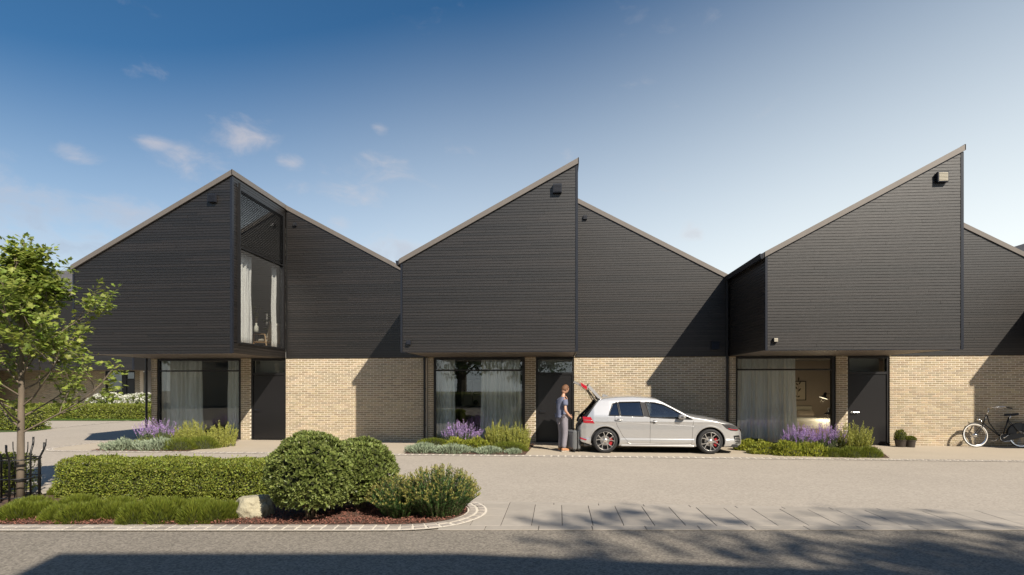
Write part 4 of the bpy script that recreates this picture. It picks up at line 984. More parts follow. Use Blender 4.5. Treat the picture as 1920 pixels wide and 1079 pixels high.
# upper room of the first house
def upper_room():
    zf = ZS+.225; y0 = WALL+.45
    g = onY(503, 645, y0); t = thing('armchair', 'light oak armchair with cream cushions in the tall window', 'armchair', (g.x, y0, zf), radians(-25))
    fr = MB()
    for s in (-.31, .31):
        fr.tube([(-.30, s, .0), (-.27, s, .56), (.26, s, .52), (.36, s, 0)], .022, 6); fr.tube([(-.28, s, .30), (.33, s, .26)], .02, 6)
    obj('frame', fr, MT['oak'], t); obj('seat_cushion', MB().bbox(-.28, .30, -.28, .28, .28, .42, .05), MT['cream'], t)
    q = obj('back_cushion', MB().bbox(-.07, .07, -.28, .28, 0, .55, .05), MT['cream'], t, loc=(.28, 0, .36)); q.rotation_euler = (0, .35, 0)
    y1 = WALL+.25; g2 = onY(484, 620, y1); t2 = thing('side_table', 'small round side table by the curtain in the tall window', 'table', (g2.x, y1, zf)); ht = onY(484, 624, y1).z-zf
    obj('top', MB().lathe([(.001, ht-.02), (.24, ht-.02), (.24, ht), (.001, ht)], (0, 0, 0), 24), MT['black'], t2); obj('leg', MB().tube([(0, 0, .01), (0, 0, ht-.02)], .018, 8).lathe([(.001, 0), (.14, 0), (.14, .012), (.001, .012)], (0, 0, 0), 18), MT['black'], t2)
    g3 = onY(480.5, 620, y1); v = thing('vase', 'white bottle vase with dried sprigs on the side table', 'vase', (g3.x, y1, zf+ht))
    obj('body', MB().lathe([(.001, 0), (.065, .005), (.07, .12), (.06, .20), (.028, .23), (.03, .30), (.026, .30)], (0, 0, 0), 18), MT['white'], v, True)
    sp = MB(); P = []
    for k in range(14):
        a, e = random.uniform(0, 6.28), random.uniform(.05, .35); d = Vector((cos(a)*e, sin(a)*e, 1)); q = Vector((0, 0, .28)); sp.tube([q, q+d*.25, q+d*random.uniform(.4, .62)], .003, 4, False); P += [tuple(q+d*random.uniform(.2, .62)) for _ in range(9)]
    obj('stems', sp, MT['twig'], v); P = np.array(P); foliage('sprigs', leafmesh('sprigs', P, rnd3(len(P)), rnd3(len(P)), .05, .025), MT['euph'], v)
    y2 = WALL+1.0; g4 = onY(505, 640, y2); pl = thing('house_plant', 'tall leafy house plant behind the armchair in the tall window', 'plant', (g4.x, y2, zf)); zt = onY(505, 588, y2).z-zf
    obj('pot', MB().lathe([(.001, 0), (.13, 0), (.16, .28), (.15, .28), (.14, .25), (.001, .25)], (0, 0, 0), 20), MT['pot'], pl); st = MB().tube([(0, 0, .25), (.02, 0, zt*.6), (0, 0, zt*.95)], .014, 6); obj('stem', st, MT['twig'], pl)
    lm = npmesh('leaf', np.array([(0, 0, 0), (.28, .35, -.04), (.22, .75, -.1), (0, 1, -.2), (-.22, .75, -.1), (-.28, .35, -.04), (0, .5, .04)]), np.array([(0, 1, 6), (1, 2, 6), (2, 3, 6), (3, 4, 6), (4, 5, 6), (5, 0, 6)])); lm.materials.append(MT['grass'])
    for k in range(16):
        z = .5+(zt-.45)*k/15; a = k*2.4; o = obj('leaf', lm, None, pl, loc=(.03*cos(a), .03*sin(a), z)); o.rotation_euler = (random.uniform(-.2, .35), 0, a); s = random.uniform(.24, .36); o.scale = (s, s, s)
    y3 = WALL+1.4; g5 = onY(512, 422, y3); c = thing('ceiling_lamp', 'small white pendant lamp behind the window slats', 'lamp', (g5.x, y3, g5.z))
    obj('globe', MB().lathe([(.001, -.09)]+[(.09*sin(t_), -.09*cos(t_)) for t_ in np.linspace(.3, 2.84, 8)]+[(.001, .09)], (0, 0, 0), 16), MT['white'], c, True); obj('cord', MB().tube([(0, 0, .09), (0, 0, .5)], .004, 5), MT['black'], c)
upper_room()

# ------------------------------------------------------------------ street side behind the camera: it only shows as shade and in the panes
MT['timber2'] = mat('dark_facing', (.030, .028, .028), .6, .2, 5)
def opposite():
    A = Vector((1.13, -2.69)); d = Vector((cos(YAW), sin(YAW))); B = A+d*4.1; C_ = A+d*25; E1 = A+Vector((2.3, -8)); E2 = C_+Vector((.6, -8)); hC = 8.5-.16*20.9
    t = thing('opposite_house', 'dark house across the street whose shade falls over the near road', 'house', (A.x, A.y, 0)); V = []
    for p, h in ((A, 8.5), (B, 8.5), (C_, hC), (E2, hC), (A+Vector((2.3, -8))+d*4.1, 8.5), (E1, 8.5)): V += [(p.x-A.x, p.y-A.y, 0), (p.x-A.x, p.y-A.y, h)]
    n = 6; b = MB(); b.add(V, [(2*i, 2*((i+1) % n), 2*((i+1) % n)+1, 2*i+1) for i in range(n)]+[(1, 3, 9, 11), (3, 5, 7, 9)])
    obj('walls', b, MT['timber2'], t)
    for k in range(7):
        for z0 in (.3, 3.4):
            p = Vector((0, 0, 0))+Vector((d.x, d.y, 0))*(1.4+k*3.3); w = Vector((d.x, d.y, 0))*1.5; nn = Vector((-d.y, d.x, 0))*.02
            m = MB(); m.add([p+nn+Vector((0, 0, z0)), p+w+nn+Vector((0, 0, z0)), p+w+nn+Vector((0, 0, z0+2)), p+nn+Vector((0, 0, z0+2))], [(0, 1, 2, 3)]); f = obj('window', m, MT['door'], t)
opposite()
def opposite_brick():
    t = thing('opposite_brick_house', 'pale brick house across the street seen reflected in the first window', 'house', (-28, -10, 0))
    w = obj('walls', MB().prism([(-4, 0), (5, 0), (5, 5.2), (.5, 7.6), (-4, 5.2)], 'xz', -6, 0), MT['plaster_brick'], t)
    for x, z0, z1, ww in ((-2.6, 0, 2.4, 1.3), (2.4, .0, 2.4, .8), (0, 3.2, 4.8, 1.6)): obj('window', MB().box(x, x+ww, -.02, .03, z0, z1), MT['door'], t)
MT['plaster_brick'] = mat('pale_brick_wall', (.42, .34, .24), .9, .15, 12)
opposite_brick()
for i, (x, y, h, r) in enumerate(((-16, -15, 8, 3.4), (-9, -17, 9, 3.8), (-2.5, -19, 8.5, 3.5), (-21, -13, 6, 2.4))):  # row added out of view to darken the window reflections
    loose_tree('added_street_tree', ('street tree added across the road to darken the first window reflections', 'tall street tree added across the road to darken the middle window reflections', 'street tree furthest right across the road, added to darken reflections', 'small street tree added next to the pale brick house to darken reflections')[i], (x, y, 0), h, r, 3500, .26, 'farleaf', 40+i, 'trees added across the road to darken reflections')
for i, (x, y, h, r, w_) in enumerate(((-46, -17, 14, 5.2, 'leftmost'), (-37, -19, 15, 5.5, 'second'), (-29, -18, 13.5, 5, 'third'), (-20, -22, 15.5, 5.6, 'fourth'), (-10, -24, 15, 5.6, 'fifth'))):  # taller row added to block sky reflected in cladding and panes
    loose_tree('added_screen_tree', f'{w_} tall tree of the unseen row added to block sky reflection', (x, y, 0), h, r, 3600, .42, 'farleaf', 60+i, 'tall trees added to block sky reflection')
hedge('hedge', 'garden hedge across the street seen only in window reflections', -24, -3, -9.5, -8.6, 1.1, .10, 9000)
loose_tree('shade_tree', 'tree at the near kerb whose leafy shade dapples the road on the right', (13.8, -9.3, 0), 15.5, 4.6, 7600, .30, 'farleaf', 77, None, .42)
# ------------------------------------------------------------------ hatchback
def paint_mat(name, col):
    m = bpy.data.materials.new(name); m.use_nodes = True; p = m.node_tree.nodes['Principled BSDF']
    p.inputs['Base Color'].default_value = (*col, 1); p.inputs['Metallic'].default_value = .62; p.inputs['Roughness'].default_value = .32; p.inputs['Coat Weight'].default_value = .8; p.inputs['Coat Roughness'].default_value = .03
    nt = m.node_tree; g = nt.nodes.new('ShaderNodeNewGeometry'); v = nt.nodes.new('ShaderNodeTexNoise'); v.inputs['Scale'].default_value = 900; nt.links.new(g.outputs['Position'], v.inputs['Vector'])
    b = nt.nodes.new('ShaderNodeBump'); b.inputs['Strength'].default_value = .04; b.inputs['Distance'].default_value = .001; nt.links.new(v.outputs[0], b.inputs['Height']); nt.links.new(b.outputs[0], p.inputs['Normal']); return m
MT['paint'] = paint_mat('silver_car_paint', (.56, .56, .56))
MT['rubber'] = mat('tyre_rubber', (.018, .018, .019), .75, .15, 20)
MT['alloy'] = mat('alloy', (.62, .60, .57), .32, .05, 10, metal=.8)
MT['rimdark'] = mat('dark_rim', (.02, .02, .022), .4, .05, 8)
MT['redcal'] = mat('red_caliper', (.36, .02, .025), .4, .05, 8)
MT['redlens'] = mat('red_lens', (.45, .015, .03), .15, .08, 20, coat=.8)
MT['cabin'] = mat('dark_cabin_trim', (.018, .018, .02), .7, .1, 8)
MT['carglass'] = glass_mat('car_glass', (.45, .52, .58), 1.6, 0, .06)
MT['privacy'] = glass_mat('privacy_glass', (.05, .06, .08), 1.6, 0, .08)
MT['lens'] = mat('headlamp_lens', (.05, .05, .055), .06, .8, 60, coat=1.0, metal=.3)
def interp(xs_, ys_, x): return float(np.interp(x, xs_, ys_))
class Car:
    TOPX = [-2.02, -1.98, -1.93, -1.80, -1.62, -1.46, -1.30, -1.0, -.6, -.2, .02, .15, .45, .78, .92, 1.15, 1.45, 1.75, 1.95, 2.06, 2.14, 2.19, 2.21]
    TOPZ = [.66, .72, .80, .97, 1.20, 1.39, 1.425, 1.452, 1.462, 1.440, 1.405, 1.35, 1.185, 1.005, .975, .945, .895, .825, .755, .695, .62, .50, .42]
    BOTX = [-2.02, -1.9, -1.72, -1.5, 1.55, 1.8, 2.05, 2.21]; BOTZ = [.36, .27, .22, .19, .175, .19, .20, .26]
    PLX = [-2.02, -1.98, -1.92, -1.80, -1.60, -1.2, 1.3, 1.6, 1.8, 1.95, 2.06, 2.14, 2.19, 2.21]; PLW = [.60, .72, .80, .850, .882, .893, .893, .880, .850, .795, .72, .62, .50, .40]
    GZ = [.17, .22, .29, .345, .385, .46, .60, .72, .775, .795, .83, .92, .975, 1.0, 1.06, 1.2, 1.34, 1.46]; GW = [.940, .962, .982, .984, .969, .975, .986, .986, .990, 1.0, .992, .972, .955, .942, .915, .838, .755, .66]
    def w(s, x, z): return interp(s.PLX, s.PLW, x)*interp(s.GZ, s.GW, z)
    def top(s, x): return interp(s.TOPX, s.TOPZ, x)
    def bot(s, x): return interp(s.BOTX, s.BOTZ, x)
CAR = Car()
def inside(p, poly):
    c = False; j = len(poly)-1
    for i in range(len(poly)):
        if (poly[i][1] > p[1]) != (poly[j][1] > p[1]) and p[0] < (poly[j][0]-poly[i][0])*(p[1]-poly[i][1])/(poly[j][1]-poly[i][1])+poly[i][0]: c = not c
        j = i
    return c
def dense(poly, step=.03, closed=True):
    out = []; n = len(poly)
    for i in range(n if closed else n-1):
        a, b = poly[i], poly[(i+1) % n]; k = max(1, int(sqrt((a[0]-b[0])**2+(a[1]-b[1])**2)/step))
        out += [(a[0]+(b[0]-a[0])*j/k, a[1]+(b[1]-a[1])*j/k) for j in range(k)]
    return out+([] if closed else [poly[-1]])
def build_car():
    cx, cy = 2.475, 14.83; t = thing('parked_car', 'silver five door hatchback with its tailgate raised by the brick wall', 'car', (cx, cy, 0)); SCL = .982; t.scale = (SCL,)*3
    c = CAR
    def cv(u, v, y=-.80):
        p = onY(u, v, cy+y*SCL); return ((p.x-cx)/SCL, p.z/SCL)
    q_g = [cv(u, v) for u, v in ((1141.3, 779), (1145.9, 765), (1149.3, 758), (1157.3, 755.2), (1161.2, 779.5))]
    r_g = [cv(u, v) for u, v in ((1159.6, 755.1), (1201.3, 754.2), (1206.4, 780.9), (1163.4, 779.7))]
    f_g = [cv(u, v) for u, v in ((1210.8, 754.8), (1228, 755.8), (1243.9, 759.4), (1259.7, 767), (1275.5, 776), (1297.5, 786.4), (1218, 782.6))]
    AX = (-1.31, 1.31); AZ = .315; AR = .368
    ws_y = .60                                                     # half width of the windscreen cut
    def skin(glass):
        sx = np.unique(np.concatenate([np.linspace(-2.02, -1.9, 8), np.linspace(-1.9, 1.9, 250), np.linspace(1.9, 2.21, 20)])); NS, NC = 70, 14; grid = []
        for x in sx:
            zt, zb = c.top(x), c.bot(x); cab = np.interp(x, [-1.9, -1.5, -.1, .6, .95, 2.2], [.10, .05, .05, .06, .075, .10]); zs = max(zt-cab, zb+.05); row = []
            for i in range(NS+1):
                z = zb+(zs-zb)*i/NS; row.append((x, c.w(x, z), z))
            w0 = c.w(x, zs)
            for i in range(1, NC+1):
                a = (i/NC)*pi/2; y = w0*cos(a)**.62 if i < NC else 0.; row.append((x, y, zs+(zt-zs)*sin(a)**1.15))
            grid.append(row)
        V = []; F = []; M_ = len(grid[0]); nS = len(sx)
        for s in (-1, 1):
            b0 = len(V)
            for row in grid: V += [(x, s*y, z) for x, y, z in row]
            for i in range(nS-1):
                for j in range(M_-1):
                    ids = [b0+i*M_+j, b0+(i+1)*M_+j, b0+(i+1)*M_+j+1, b0+i*M_+j+1]; p = [sum(V[k][d] for k in ids)/4 for d in range(3)]
                    if abs(p[1]) > .45 and p[2] < .75 and min((p[0]-a)**2+(p[2]-AZ)**2 for a in AX) < AR**2: continue
                    if j < NS+2 and any(inside((p[0], p[2]), g) for g in (q_g, r_g, f_g)): continue
                    if j >= NS+1 and .10 < p[0] < .76 and abs(p[1]) < .66-(p[0]-.1)*-.10: continue      # windscreen
                    if p[0] < -1.47 and p[2] > .80 and abs(p[1]) < .56+.0*p[2] and j >= NS-2: continue    # open boot
                    if p[0] < -1.47 and j >= NS and p[2] > .78: continue
                    F.append(ids if s == -1 else ids[::-1])
        return V, F
    V, F = skin(0)
    body = obj('body', npmesh('body', V, F, True), MT['paint'], t)
    md = body.modifiers.new('thickness', 'SOLIDIFY'); md.thickness = .018; md.offset = -1
    # underside and cabin tub
    obj('underbody', MB().box(-1.85, 2.0, -.80, .80, .17, .24), MT['cabin'], t)
    obj('cabin', MB().box(-1.85, .85, -.80, .80, .30, .42).box(-1.0, .7, -.83, -.80, .42, .93).box(-1.0, .7, .80, .83, .42, .93).box(.62, .95, -.76, .76, .42, .94).box(-1.75, -1.0, -.79, -.775, .42, .94).box(-1.75, -1.0, .775, .79, .42, .94), MT['cabin'], t)
    for x, y in ((-.05, -.37), (-.05, .37)):
        st = obj('seat', MB().bbox(x-.28, x+.24, y-.25, y+.25, .42, .58, .05), MT['cabin'], t); bk = obj('backrest', MB().bbox(-.07, .07, -.24, .24, 0, .58, .05).bbox(-.05, .05, -.12, .12, .62, .80, .04), MT['cabin'], st, loc=(x-.30, y, .52)); bk.rotation_euler = (0, -.22, 0)
    obj('rear_bench', MB().bbox(-1.15, -.7, -.62, .62, .42, .58, .05).bbox(-1.28, -1.12, -.62, .62, .5, 1.06, .05), MT['cabin'], t)
    sw_ = MB(); sw_.tube([(0, .18*cos(a), .18*sin(a)) for a in np.linspace(0, 2*pi, 25)], .015, 6); o = obj('steering_wheel', sw_, MT['cabin'], t, loc=(.42, .37, .88)); o.rotation_euler = (0, -.45, 0)
    # panels that follow the skin
    def panel(name, poly, m, off=.004, sides=(-1, 1), parent=None, th=.006):
        out = []
        for s in sides:
            P = dense(poly, .03); cxp, czp = sum(p[0] for p in P)/len(P), sum(p[1] for p in P)/len(P); b = MB(); n = len(P); L = 5
            vs = []
            for k in range(L+1):
                f = k/L
                for x, z in P: xx, zz = x+(cxp-x)*f*.999, z+(czp-z)*f*.999; vs.append((xx, s*(c.w(xx, zz)+off), zz))
            fs = [(k*n+i, k*n+(i+1) % n, (k+1)*n+(i+1) % n, (k+1)*n+i) for k in range(L) for i in range(n)]
            b.add(vs, fs if s > 0 else [f[::-1] for f in fs]); out.append(obj(name, b, m, parent or t, True))
        return out
    def strip(name, path, m, w=.012, off=.006, sides=(-1, 1), closed=False, parent=None, r=None):
        for s in sides:
            P = dense(path, .025, closed); P = P+[P[0]] if closed else P
            obj(name, MB().tube([(x, s*(c.w(x, z)+off), z) for x, z in P], w/2, 6, not closed), m, parent or t, True)
    for nm, g, m in (('quarter_window', q_g, MT['privacy']), ('rear_door_window', r_g, MT['privacy']), ('front_door_window', f_g, MT['carglass'])):
        for s in (-1, 1):
            pn = panel(nm, g, m, -.010, (s,))[0]; strip('window_seal', g, MT['black'], .030, .0, (s,), True, pn)
    # pillar blade between the doors and black window surround
    for s in (-1, 1): panel('pillar_trim', [r_g[1], f_g[0], f_g[-1], r_g[2]], MT['cabin'], .003, (s,))
    # windscreen
    V2 = []; F2 = []
    for i in range(9):
        x = .08+(.80-.08)*i/8; zt = c.top(x); w0 = c.w(x, zt-.055)*.97
        for j in range(9): f = -1+2*j/8; V2.append((x, f*w0, zt-.006-.055*abs(f)**3))
    F2 = [(i*9+j, (i+1)*9+j, (i+1)*9+j+1, i*9+j+1) for i in range(8) for j in range(8)]
    obj('windscreen', npmesh('windscreen', V2, F2, True), MT['carglass'], t)
    # arches, wells
    for ax in AX:
        for s in (-1, 1):
            a_ = np.linspace(-.30, pi+.30, 40); vs = []
            for a in a_:
                for r, o in ((.362, -.035), (.362, .003), (.385, .006), (.405, .001)):
                    x, z = ax+r*cos(a), max(AZ+r*sin(a), .19); vs.append((x, s*(c.w(min(max(x, -1.9), 1.9), z)+o), z))
            b = MB(); fs = [(i*4+j, i*4+j+1, (i+1)*4+j+1, (i+1)*4+j) for i in range(39) for j in range(3)]; b.add(vs, fs if s < 0 else [f[::-1] for f in fs]); obj('arch_lip', b, MT['paint'], t, True)
            wl = MB(); n = 24; a2 = np.linspace(-.2, pi+.2, n); vs = [(ax+.363*cos(a), s*y, max(AZ+.363*sin(a), .2)) for a in a2 for y in (.45, .868)]; wl.add(vs, [(2*i, 2*i+1, 2*i+3, 2*i+2) for i in range(n-1)]); obj('wheel_well', wl.box(ax-.36, ax+.36, s*.45-.01, s*.45+.01, .2, .66), MT['cabin'], t)
    # wheels
    def wheel(ax, s):
        w = obj('wheel', MB().lathe([(.215, .085), (.232, .10), (.262, .106), (.290, .102), (.308, .086), (.315, .06), (.315, -.06), (.308, -.086), (.290, -.102), (.232, -.10), (.215, -.085)], (0, 0, 0), 48, 'y'), MT['rubber'], t, True, (ax, s*.785, AZ))
        if s < 0: w.rotation_euler = (0, random.uniform(0, 6), pi)
        else: w.rotation_euler = (0, random.uniform(0, 6), 0)
        obj('rim', MB().lathe([(.233, .098), (.237, .104), (.228, .104), (.222, .09), (.214, .02), (.20, -.08)], (0, 0, 0), 48, 'y').lathe([(.001, .004), (.215, .004)], (0, 0, 0), 40, 'y'), MT['rimdark'], w, True)
        obj('rim_edge', MB().lathe([(.232, .100), (.2345, .1075), (.229, .1075), (.227, .100)], (0, 0, 0), 48, 'y'), MT['alloy'], w, True)
        for k in range(5):
            a0 = k*2*pi/5; b = MB()
            for d in (-1, 1):
                pts = [(.052, .17*d), (.12, .135*d), (.175, .215*d), (.230, .30*d)]; wd = (.012, .009, .0085, .011); vs = []
                for (r, da), q in zip(pts, wd):
                    a = a0+da; px_, pz_ = r*cos(a), r*sin(a); nx, nz = -sin(a), cos(a); yy = .082+.016*(r/.23)
                    vs += [(px_-nx*q, yy, pz_-nz*q), (px_+nx*q, yy, pz_+nz*q), (px_+nx*q, yy-.03, pz_+nz*q), (px_-nx*q, yy-.03, pz_-nz*q)]
                fs = [(4*i+j, 4*i+(j+1) % 4, 4*i+4+(j+1) % 4, 4*i+4+j) for i in range(3) for j in range(4)]; b.add(vs, fs)
            obj('spoke', b, MT['alloy'], w)
        obj('hub', MB().lathe([(.001, .098), (.03, .098), (.062, .088), (.062, .06)], (0, 0, 0), 20, 'y'), MT['alloy'], w, True)
        obj('brake_disc', MB().lathe([(.05, .030), (.125, .030), (.125, .02)], (0, 0, 0), 36, 'y'), MT['steel'], w)
        cal = MB(); vs = []
        for a in np.linspace(-.65, .65, 8):
            for r in (.115, .19):
                for yv in (.042, .062): vs.append((r*cos(a), yv*1., r*sin(a)))
        cal.add(vs, [(4*i+j, 4*i+(j+1 if j != 1 else 3) % 4, 4*i+4+(j+1 if j != 1 else 3) % 4, 4*i+4+j) for i in range(0) for j in range(4)]+[(4*i+a, 4*i+b_, 4*i+4+b_, 4*i+4+a) for i in range(7) for a, b_ in ((0, 1), (1, 3), (3, 2), (2, 0))]+[(0, 1, 3, 2), (28, 29, 31, 30)])
        o = obj('caliper', cal, MT['redcal'], t, loc=(ax, s*.785, AZ)); o.rotation_euler = (0, 0.1, 0); 
        if s < 0: o.scale = (1, -1, 1)
    for ax in AX:
        for s in (-1, 1): wheel(ax, s)
    # seams, crease, sill
    dark = MT['black']
    seam = lambda px: [cv(u, v, -.88) for u, v in px]
    def groove(name, px, w=.007):
        strip(name, seam(px), dark, w, -.0005)
    groove('door_seam', [(1219, 783), (1219.3, 800), (1219, 832)]); groove('door_seam', [(1300, 790), (1299, 806), (1297.5, 832), (1219, 832.5), (1180, 832)]); groove('door_seam', [(1152, 780), (1157, 798), (1168, 818), (1177, 828), (1180, 832)])
    strip('sill_crease', seam([(1176, 829.5), (1182, 832.6), (1240, 833.4), (1296, 834)]), MT['paint'], .022, .002)
    strip('shoulder_line', seam([(1118, 791), (1160, 792.5), (1220, 795.5), (1302, 800)]), MT['paint'], .010, .0005)
    strip('sill', [(-.92, .20), (.0, .195), (.92, .19)], MT['paint'], .055, -.012)
    for px in ((1152.5, 1166.5, 787.8), (1220, 1232.5, 790.8)):
        for s in (-1, 1):
            a, b = cv(px[0], px[2], -.88), cv(px[1], px[2]+.6, -.88); hm = MB(); pts = [(a[0], s*(c.w(*a)+.004), a[1])]+[(a[0]+(b[0]-a[0])*f, s*(c.w(*a)+.026), a[1]+(b[1]-a[1])*f) for f in (.15, .5, .85)]+[(b[0], s*(c.w(*b)+.004), b[1])]
            hd = obj('handle', hm.tube(pts, .011, 8), MT['paint'], t, True); m_ = ((a[0]+b[0])/2, (a[1]+b[1])/2)
            obj('handle_recess', MB().lathe([(.001, 0), (.042, 0)], (m_[0], s*(c.w(*m_)+.0035), m_[1]-.006), 16, 'y'), MT['lens'], hd)
    for s in (-1, 1):                                            # mirrors
        a = cv(1278.5, 783, -.98); b = MB(); bm_ = [(0, -.055), (.05, -.06), (.085, -.03), (.09, .02), (.06, .055), (0, .06), (-.05, .05), (-.07, .0), (-.05, -.045)]
        vs = []; 
        for k, (y, sc) in enumerate(((-.10, .35), (-.085, .8), (-.03, 1), (.05, 1), (.09, .7), (.10, .3))):
            vs += [(p[0]*sc*1.25, s*(.93-y*1.0), p[1]*sc) for p in bm_]
        n = 9; b.add(vs, [(k*n+i, k*n+(i+1) % n, (k+1)*n+(i+1) % n, (k+1)*n+i) for k in range(5) for i in range(n)]+[tuple(range(n)), tuple(range(5*n, 6*n))]); b.v = [(x+a[0], y, z+a[1]+.01) for x, y, z in b.v]
        mi = obj('mirror', b, MT['paint'], t, True); obj('mirror_arm', MB().tube([(a[0]+.03, s*(c.w(a[0], .96)-.01), a[1]-.03), (a[0], s*.92, a[1]-.02)], .02, 6), dark, mi)
    # lamps
    tl = [cv(u, v, -.80) for u, v in ((1092.6, 781.5), (1107.5, 782.2), (1114.5, 794), (1094, 793.2))]; tl = [(max(x, -1.985), z) for x, z in tl]
    for s in (-1, 1):
        lp = panel('tail_light', tl, MT['redlens'], .007, (s,))[0]; strip('lamp_band', [(tl[3][0]+.005, tl[3][1]+.075), (tl[2][0]-.06, tl[2][1]+.075)], MT['alloy'], .014, .009, (s,), False, lp)
    hl = [(1.58, .765), (1.80, .745), (1.95, .705), (2.04, .645), (2.06, .590), (1.96, .575), (1.82, .590), (1.70, .650)]
    for s in (-1, 1):
        lp = panel('headlight', hl, MT['lens'], .006, (s,))[0]; strip('lamp_band', [(1.75, .640), (1.88, .612), (2.02, .602)], MT['redlens'], .018, .010, (s,), False, lp)
        ia = panel('air_intake', [(1.90, .46), (2.07, .465), (2.12, .36), (2.10, .255), (1.96, .255)], dark, .004, (s,))[0]
        for z in (.29, .33, .37, .41): strip('fin', [(1.94, z), (2.10, z)], MT['alloy'], .014, .012, (s,), False, ia)
    obj('grille', MB().prism([(-.55, .50), (.55, .50), (.60, .62), (-.60, .62)], 'yz', 2.10, 2.16), dark, t)
    # rear bumper details, boot opening
    obj('boot_opening', MB().prism([(-.62, .66), (.62, .66), (.66, .80), (.52, 1.33), (-.52, 1.33), (-.66, .80)], 'yz', -1.45, -1.40), MT['cabin'], t)
    for s in (-1, 1):
        obj('boot_seal', MB().tube([(x, s*(c.w(x, z)-.03), z) for x, z in ((-1.44, 1.375), (-1.55, 1.24), (-1.66, 1.10), (-1.76, .99), (-1.86, .90), (-1.94, .80), (-1.965, .72))], .034, 8), dark, t, True)
    panel('reflector', [(-1.965, .395), (-1.78, .345), (-1.80, .315), (-1.95, .35)], MT['redlens'], .005)
    obj('rear_valance', MB().bbox(-1.99, -1.80, -.66, .66, .20, .34, .03), dark, t)
    for y in (-.52, -.42): obj('exhaust_pipe', MB().tube([(-2.03, y, .235), (-1.8, y, .235)], .035, 12), MT['steel'], t, True)
    # raised tailgate: glazed upper half, painted lower half, tail lamps on it
    tp = lambda u, v: cv(u, v, -.05)
    hinge, knee, tip = tp(1121, 748.5), tp(1099, 725.5), tp(1075.5, 714.5)
    def leaf_(a, b, th, w0, w1, name, m, par):
        d = Vector((b[0]-a[0], b[1]-a[1])); n = Vector((-d.y, d.x)).normalized()*th; bb = MB(); vs = []
        for s in (-1, 1):
            vs += [(a[0], s*w0, a[1]), (b[0], s*w1, b[1]), (b[0]-n.x, s*w1*.97, b[1]-n.y), (a[0]-n.x, s*w0*.97, a[1]-n.y)]
        bb.add(vs, [(0, 1, 2, 3), (7, 6, 5, 4), (0, 4, 5, 1), (1, 5, 6, 2), (2, 6, 7, 3), (3, 7, 4, 0)]); return obj(name, bb, m, par)
    tg = leaf_(hinge, knee, .075, .54, .64, 'tailgate', MT['paint'], t)
    leaf_((hinge[0]-.03, hinge[1]+.004), (knee[0]+.03, knee[1]+.006), -.008, .48, .56, 'rear_window', MT['privacy'], tg)
    leaf_(knee, tip, -.06, .64, .60, 'lower_panel', MT['paint'], tg)
    leaf_((hinge[0]-.02, hinge[1]-.085), (knee[0]+.0, knee[1]-.085), .02, .50, .58, 'inner_trim', mat('beige_trim', (.34, .31, .24), .8, .1, 6), tg)
    ra, rb = tp(1098.5, 726), tp(1087, 719)
    for s in (-1, 1):
        lb = MB(); y0, y1 = (s*.36, s*.665); d = Vector((rb[0]-ra[0], rb[1]-ra[1])); n = Vector((d.y, -d.x)).normalized(); vs = []
        for y in (y0, y1): vs += [(ra[0], y, ra[1]+.02), (rb[0], y, rb[1]+.02), (rb[0]+.02, y, rb[1]-.075), (ra[0]-.01, y, ra[1]-.075)]
        lb.add(vs, [(0, 1, 2, 3), (7, 6, 5, 4), (0, 4, 5, 1), (1, 5, 6, 2), (2, 6, 7, 3), (3, 7, 4, 0)]); obj('tail_light', lb, MT['redlens'], tg)
        a, b = tp(1101, 731), tp(1114, 753); obj('gas_strut', MB().tube([(a[0], s*.56, a[1]), ((a[0]+b[0])/2, s*.58, (a[1]+b[1])/2), (b[0], s*.60, b[1])], [.008, .008, .013], 6), dark, tg)
    obj('wiper', MB().tube([(knee[0]+.02, -.1, knee[1]+.03), (knee[0]+.07, .1, knee[1]+.075), (knee[0]+.05, .35, knee[1]+.05)], .010, 5), dark, tg)
    obj('aerial', MB().prism([(-1.34, 1.425), (-1.14, 1.445), (-1.30, 1.50)], 'xz', -.02, .02), MT['paint'], t)
build_car()

# ------------------------------------------------------------------ man, suitcase
MT['skin'] = mat('skin', (.50, .29, .20), .5, .08, 12)
MT['shirt'] = mat('blue_grey_shirt', (.125, .14, .21), .85, .15, 14, .3, 30)
MT['trouser'] = mat('grey_trousers', (.22, .205, .235), .85, .15, 12, .4, 24)
MT['hair'] = mat('brown_hair', (.14, .065, .030), .7, .3, 60, .6, 90)
MT['shoe'] = mat('tan_shoe', (.42, .20, .09), .5, .2, 14)
MT['sole'] = mat('white_sole', (.62, .58, .50), .7, .1, 14)
def skinned(verts, edges, rad, root=0, sub=2):
    m = bpy.data.meshes.new('t'); m.from_pydata([tuple(v) for v in verts], edges, []); o = bpy.data.objects.new('t', m); COL.objects.link(o)
    md = o.modifiers.new('s', 'SKIN'); md.use_smooth_shade = True; md.branch_smoothing = .6
    for i, r in enumerate(rad):
        r = r if isinstance(r, tuple) else (r, r); m.skin_vertices[0].data[i].radius = r
    m.skin_vertices[0].data[root].use_root = True
    if sub: q = o.modifiers.new('d', 'SUBSURF'); q.levels = sub; q.render_levels = sub
    bpy.context.view_layer.update(); dg = bpy.context.evaluated_depsgraph_get(); me = bpy.data.meshes.new_from_object(o.evaluated_get(dg)); bpy.data.objects.remove(o); return me
def join(meshes, name):
    b = MB()
    for m in meshes: b.add([tuple(v.co) for v in m.vertices], [tuple(p.vertices) for p in m.polygons])
    return b.mesh(name, True)
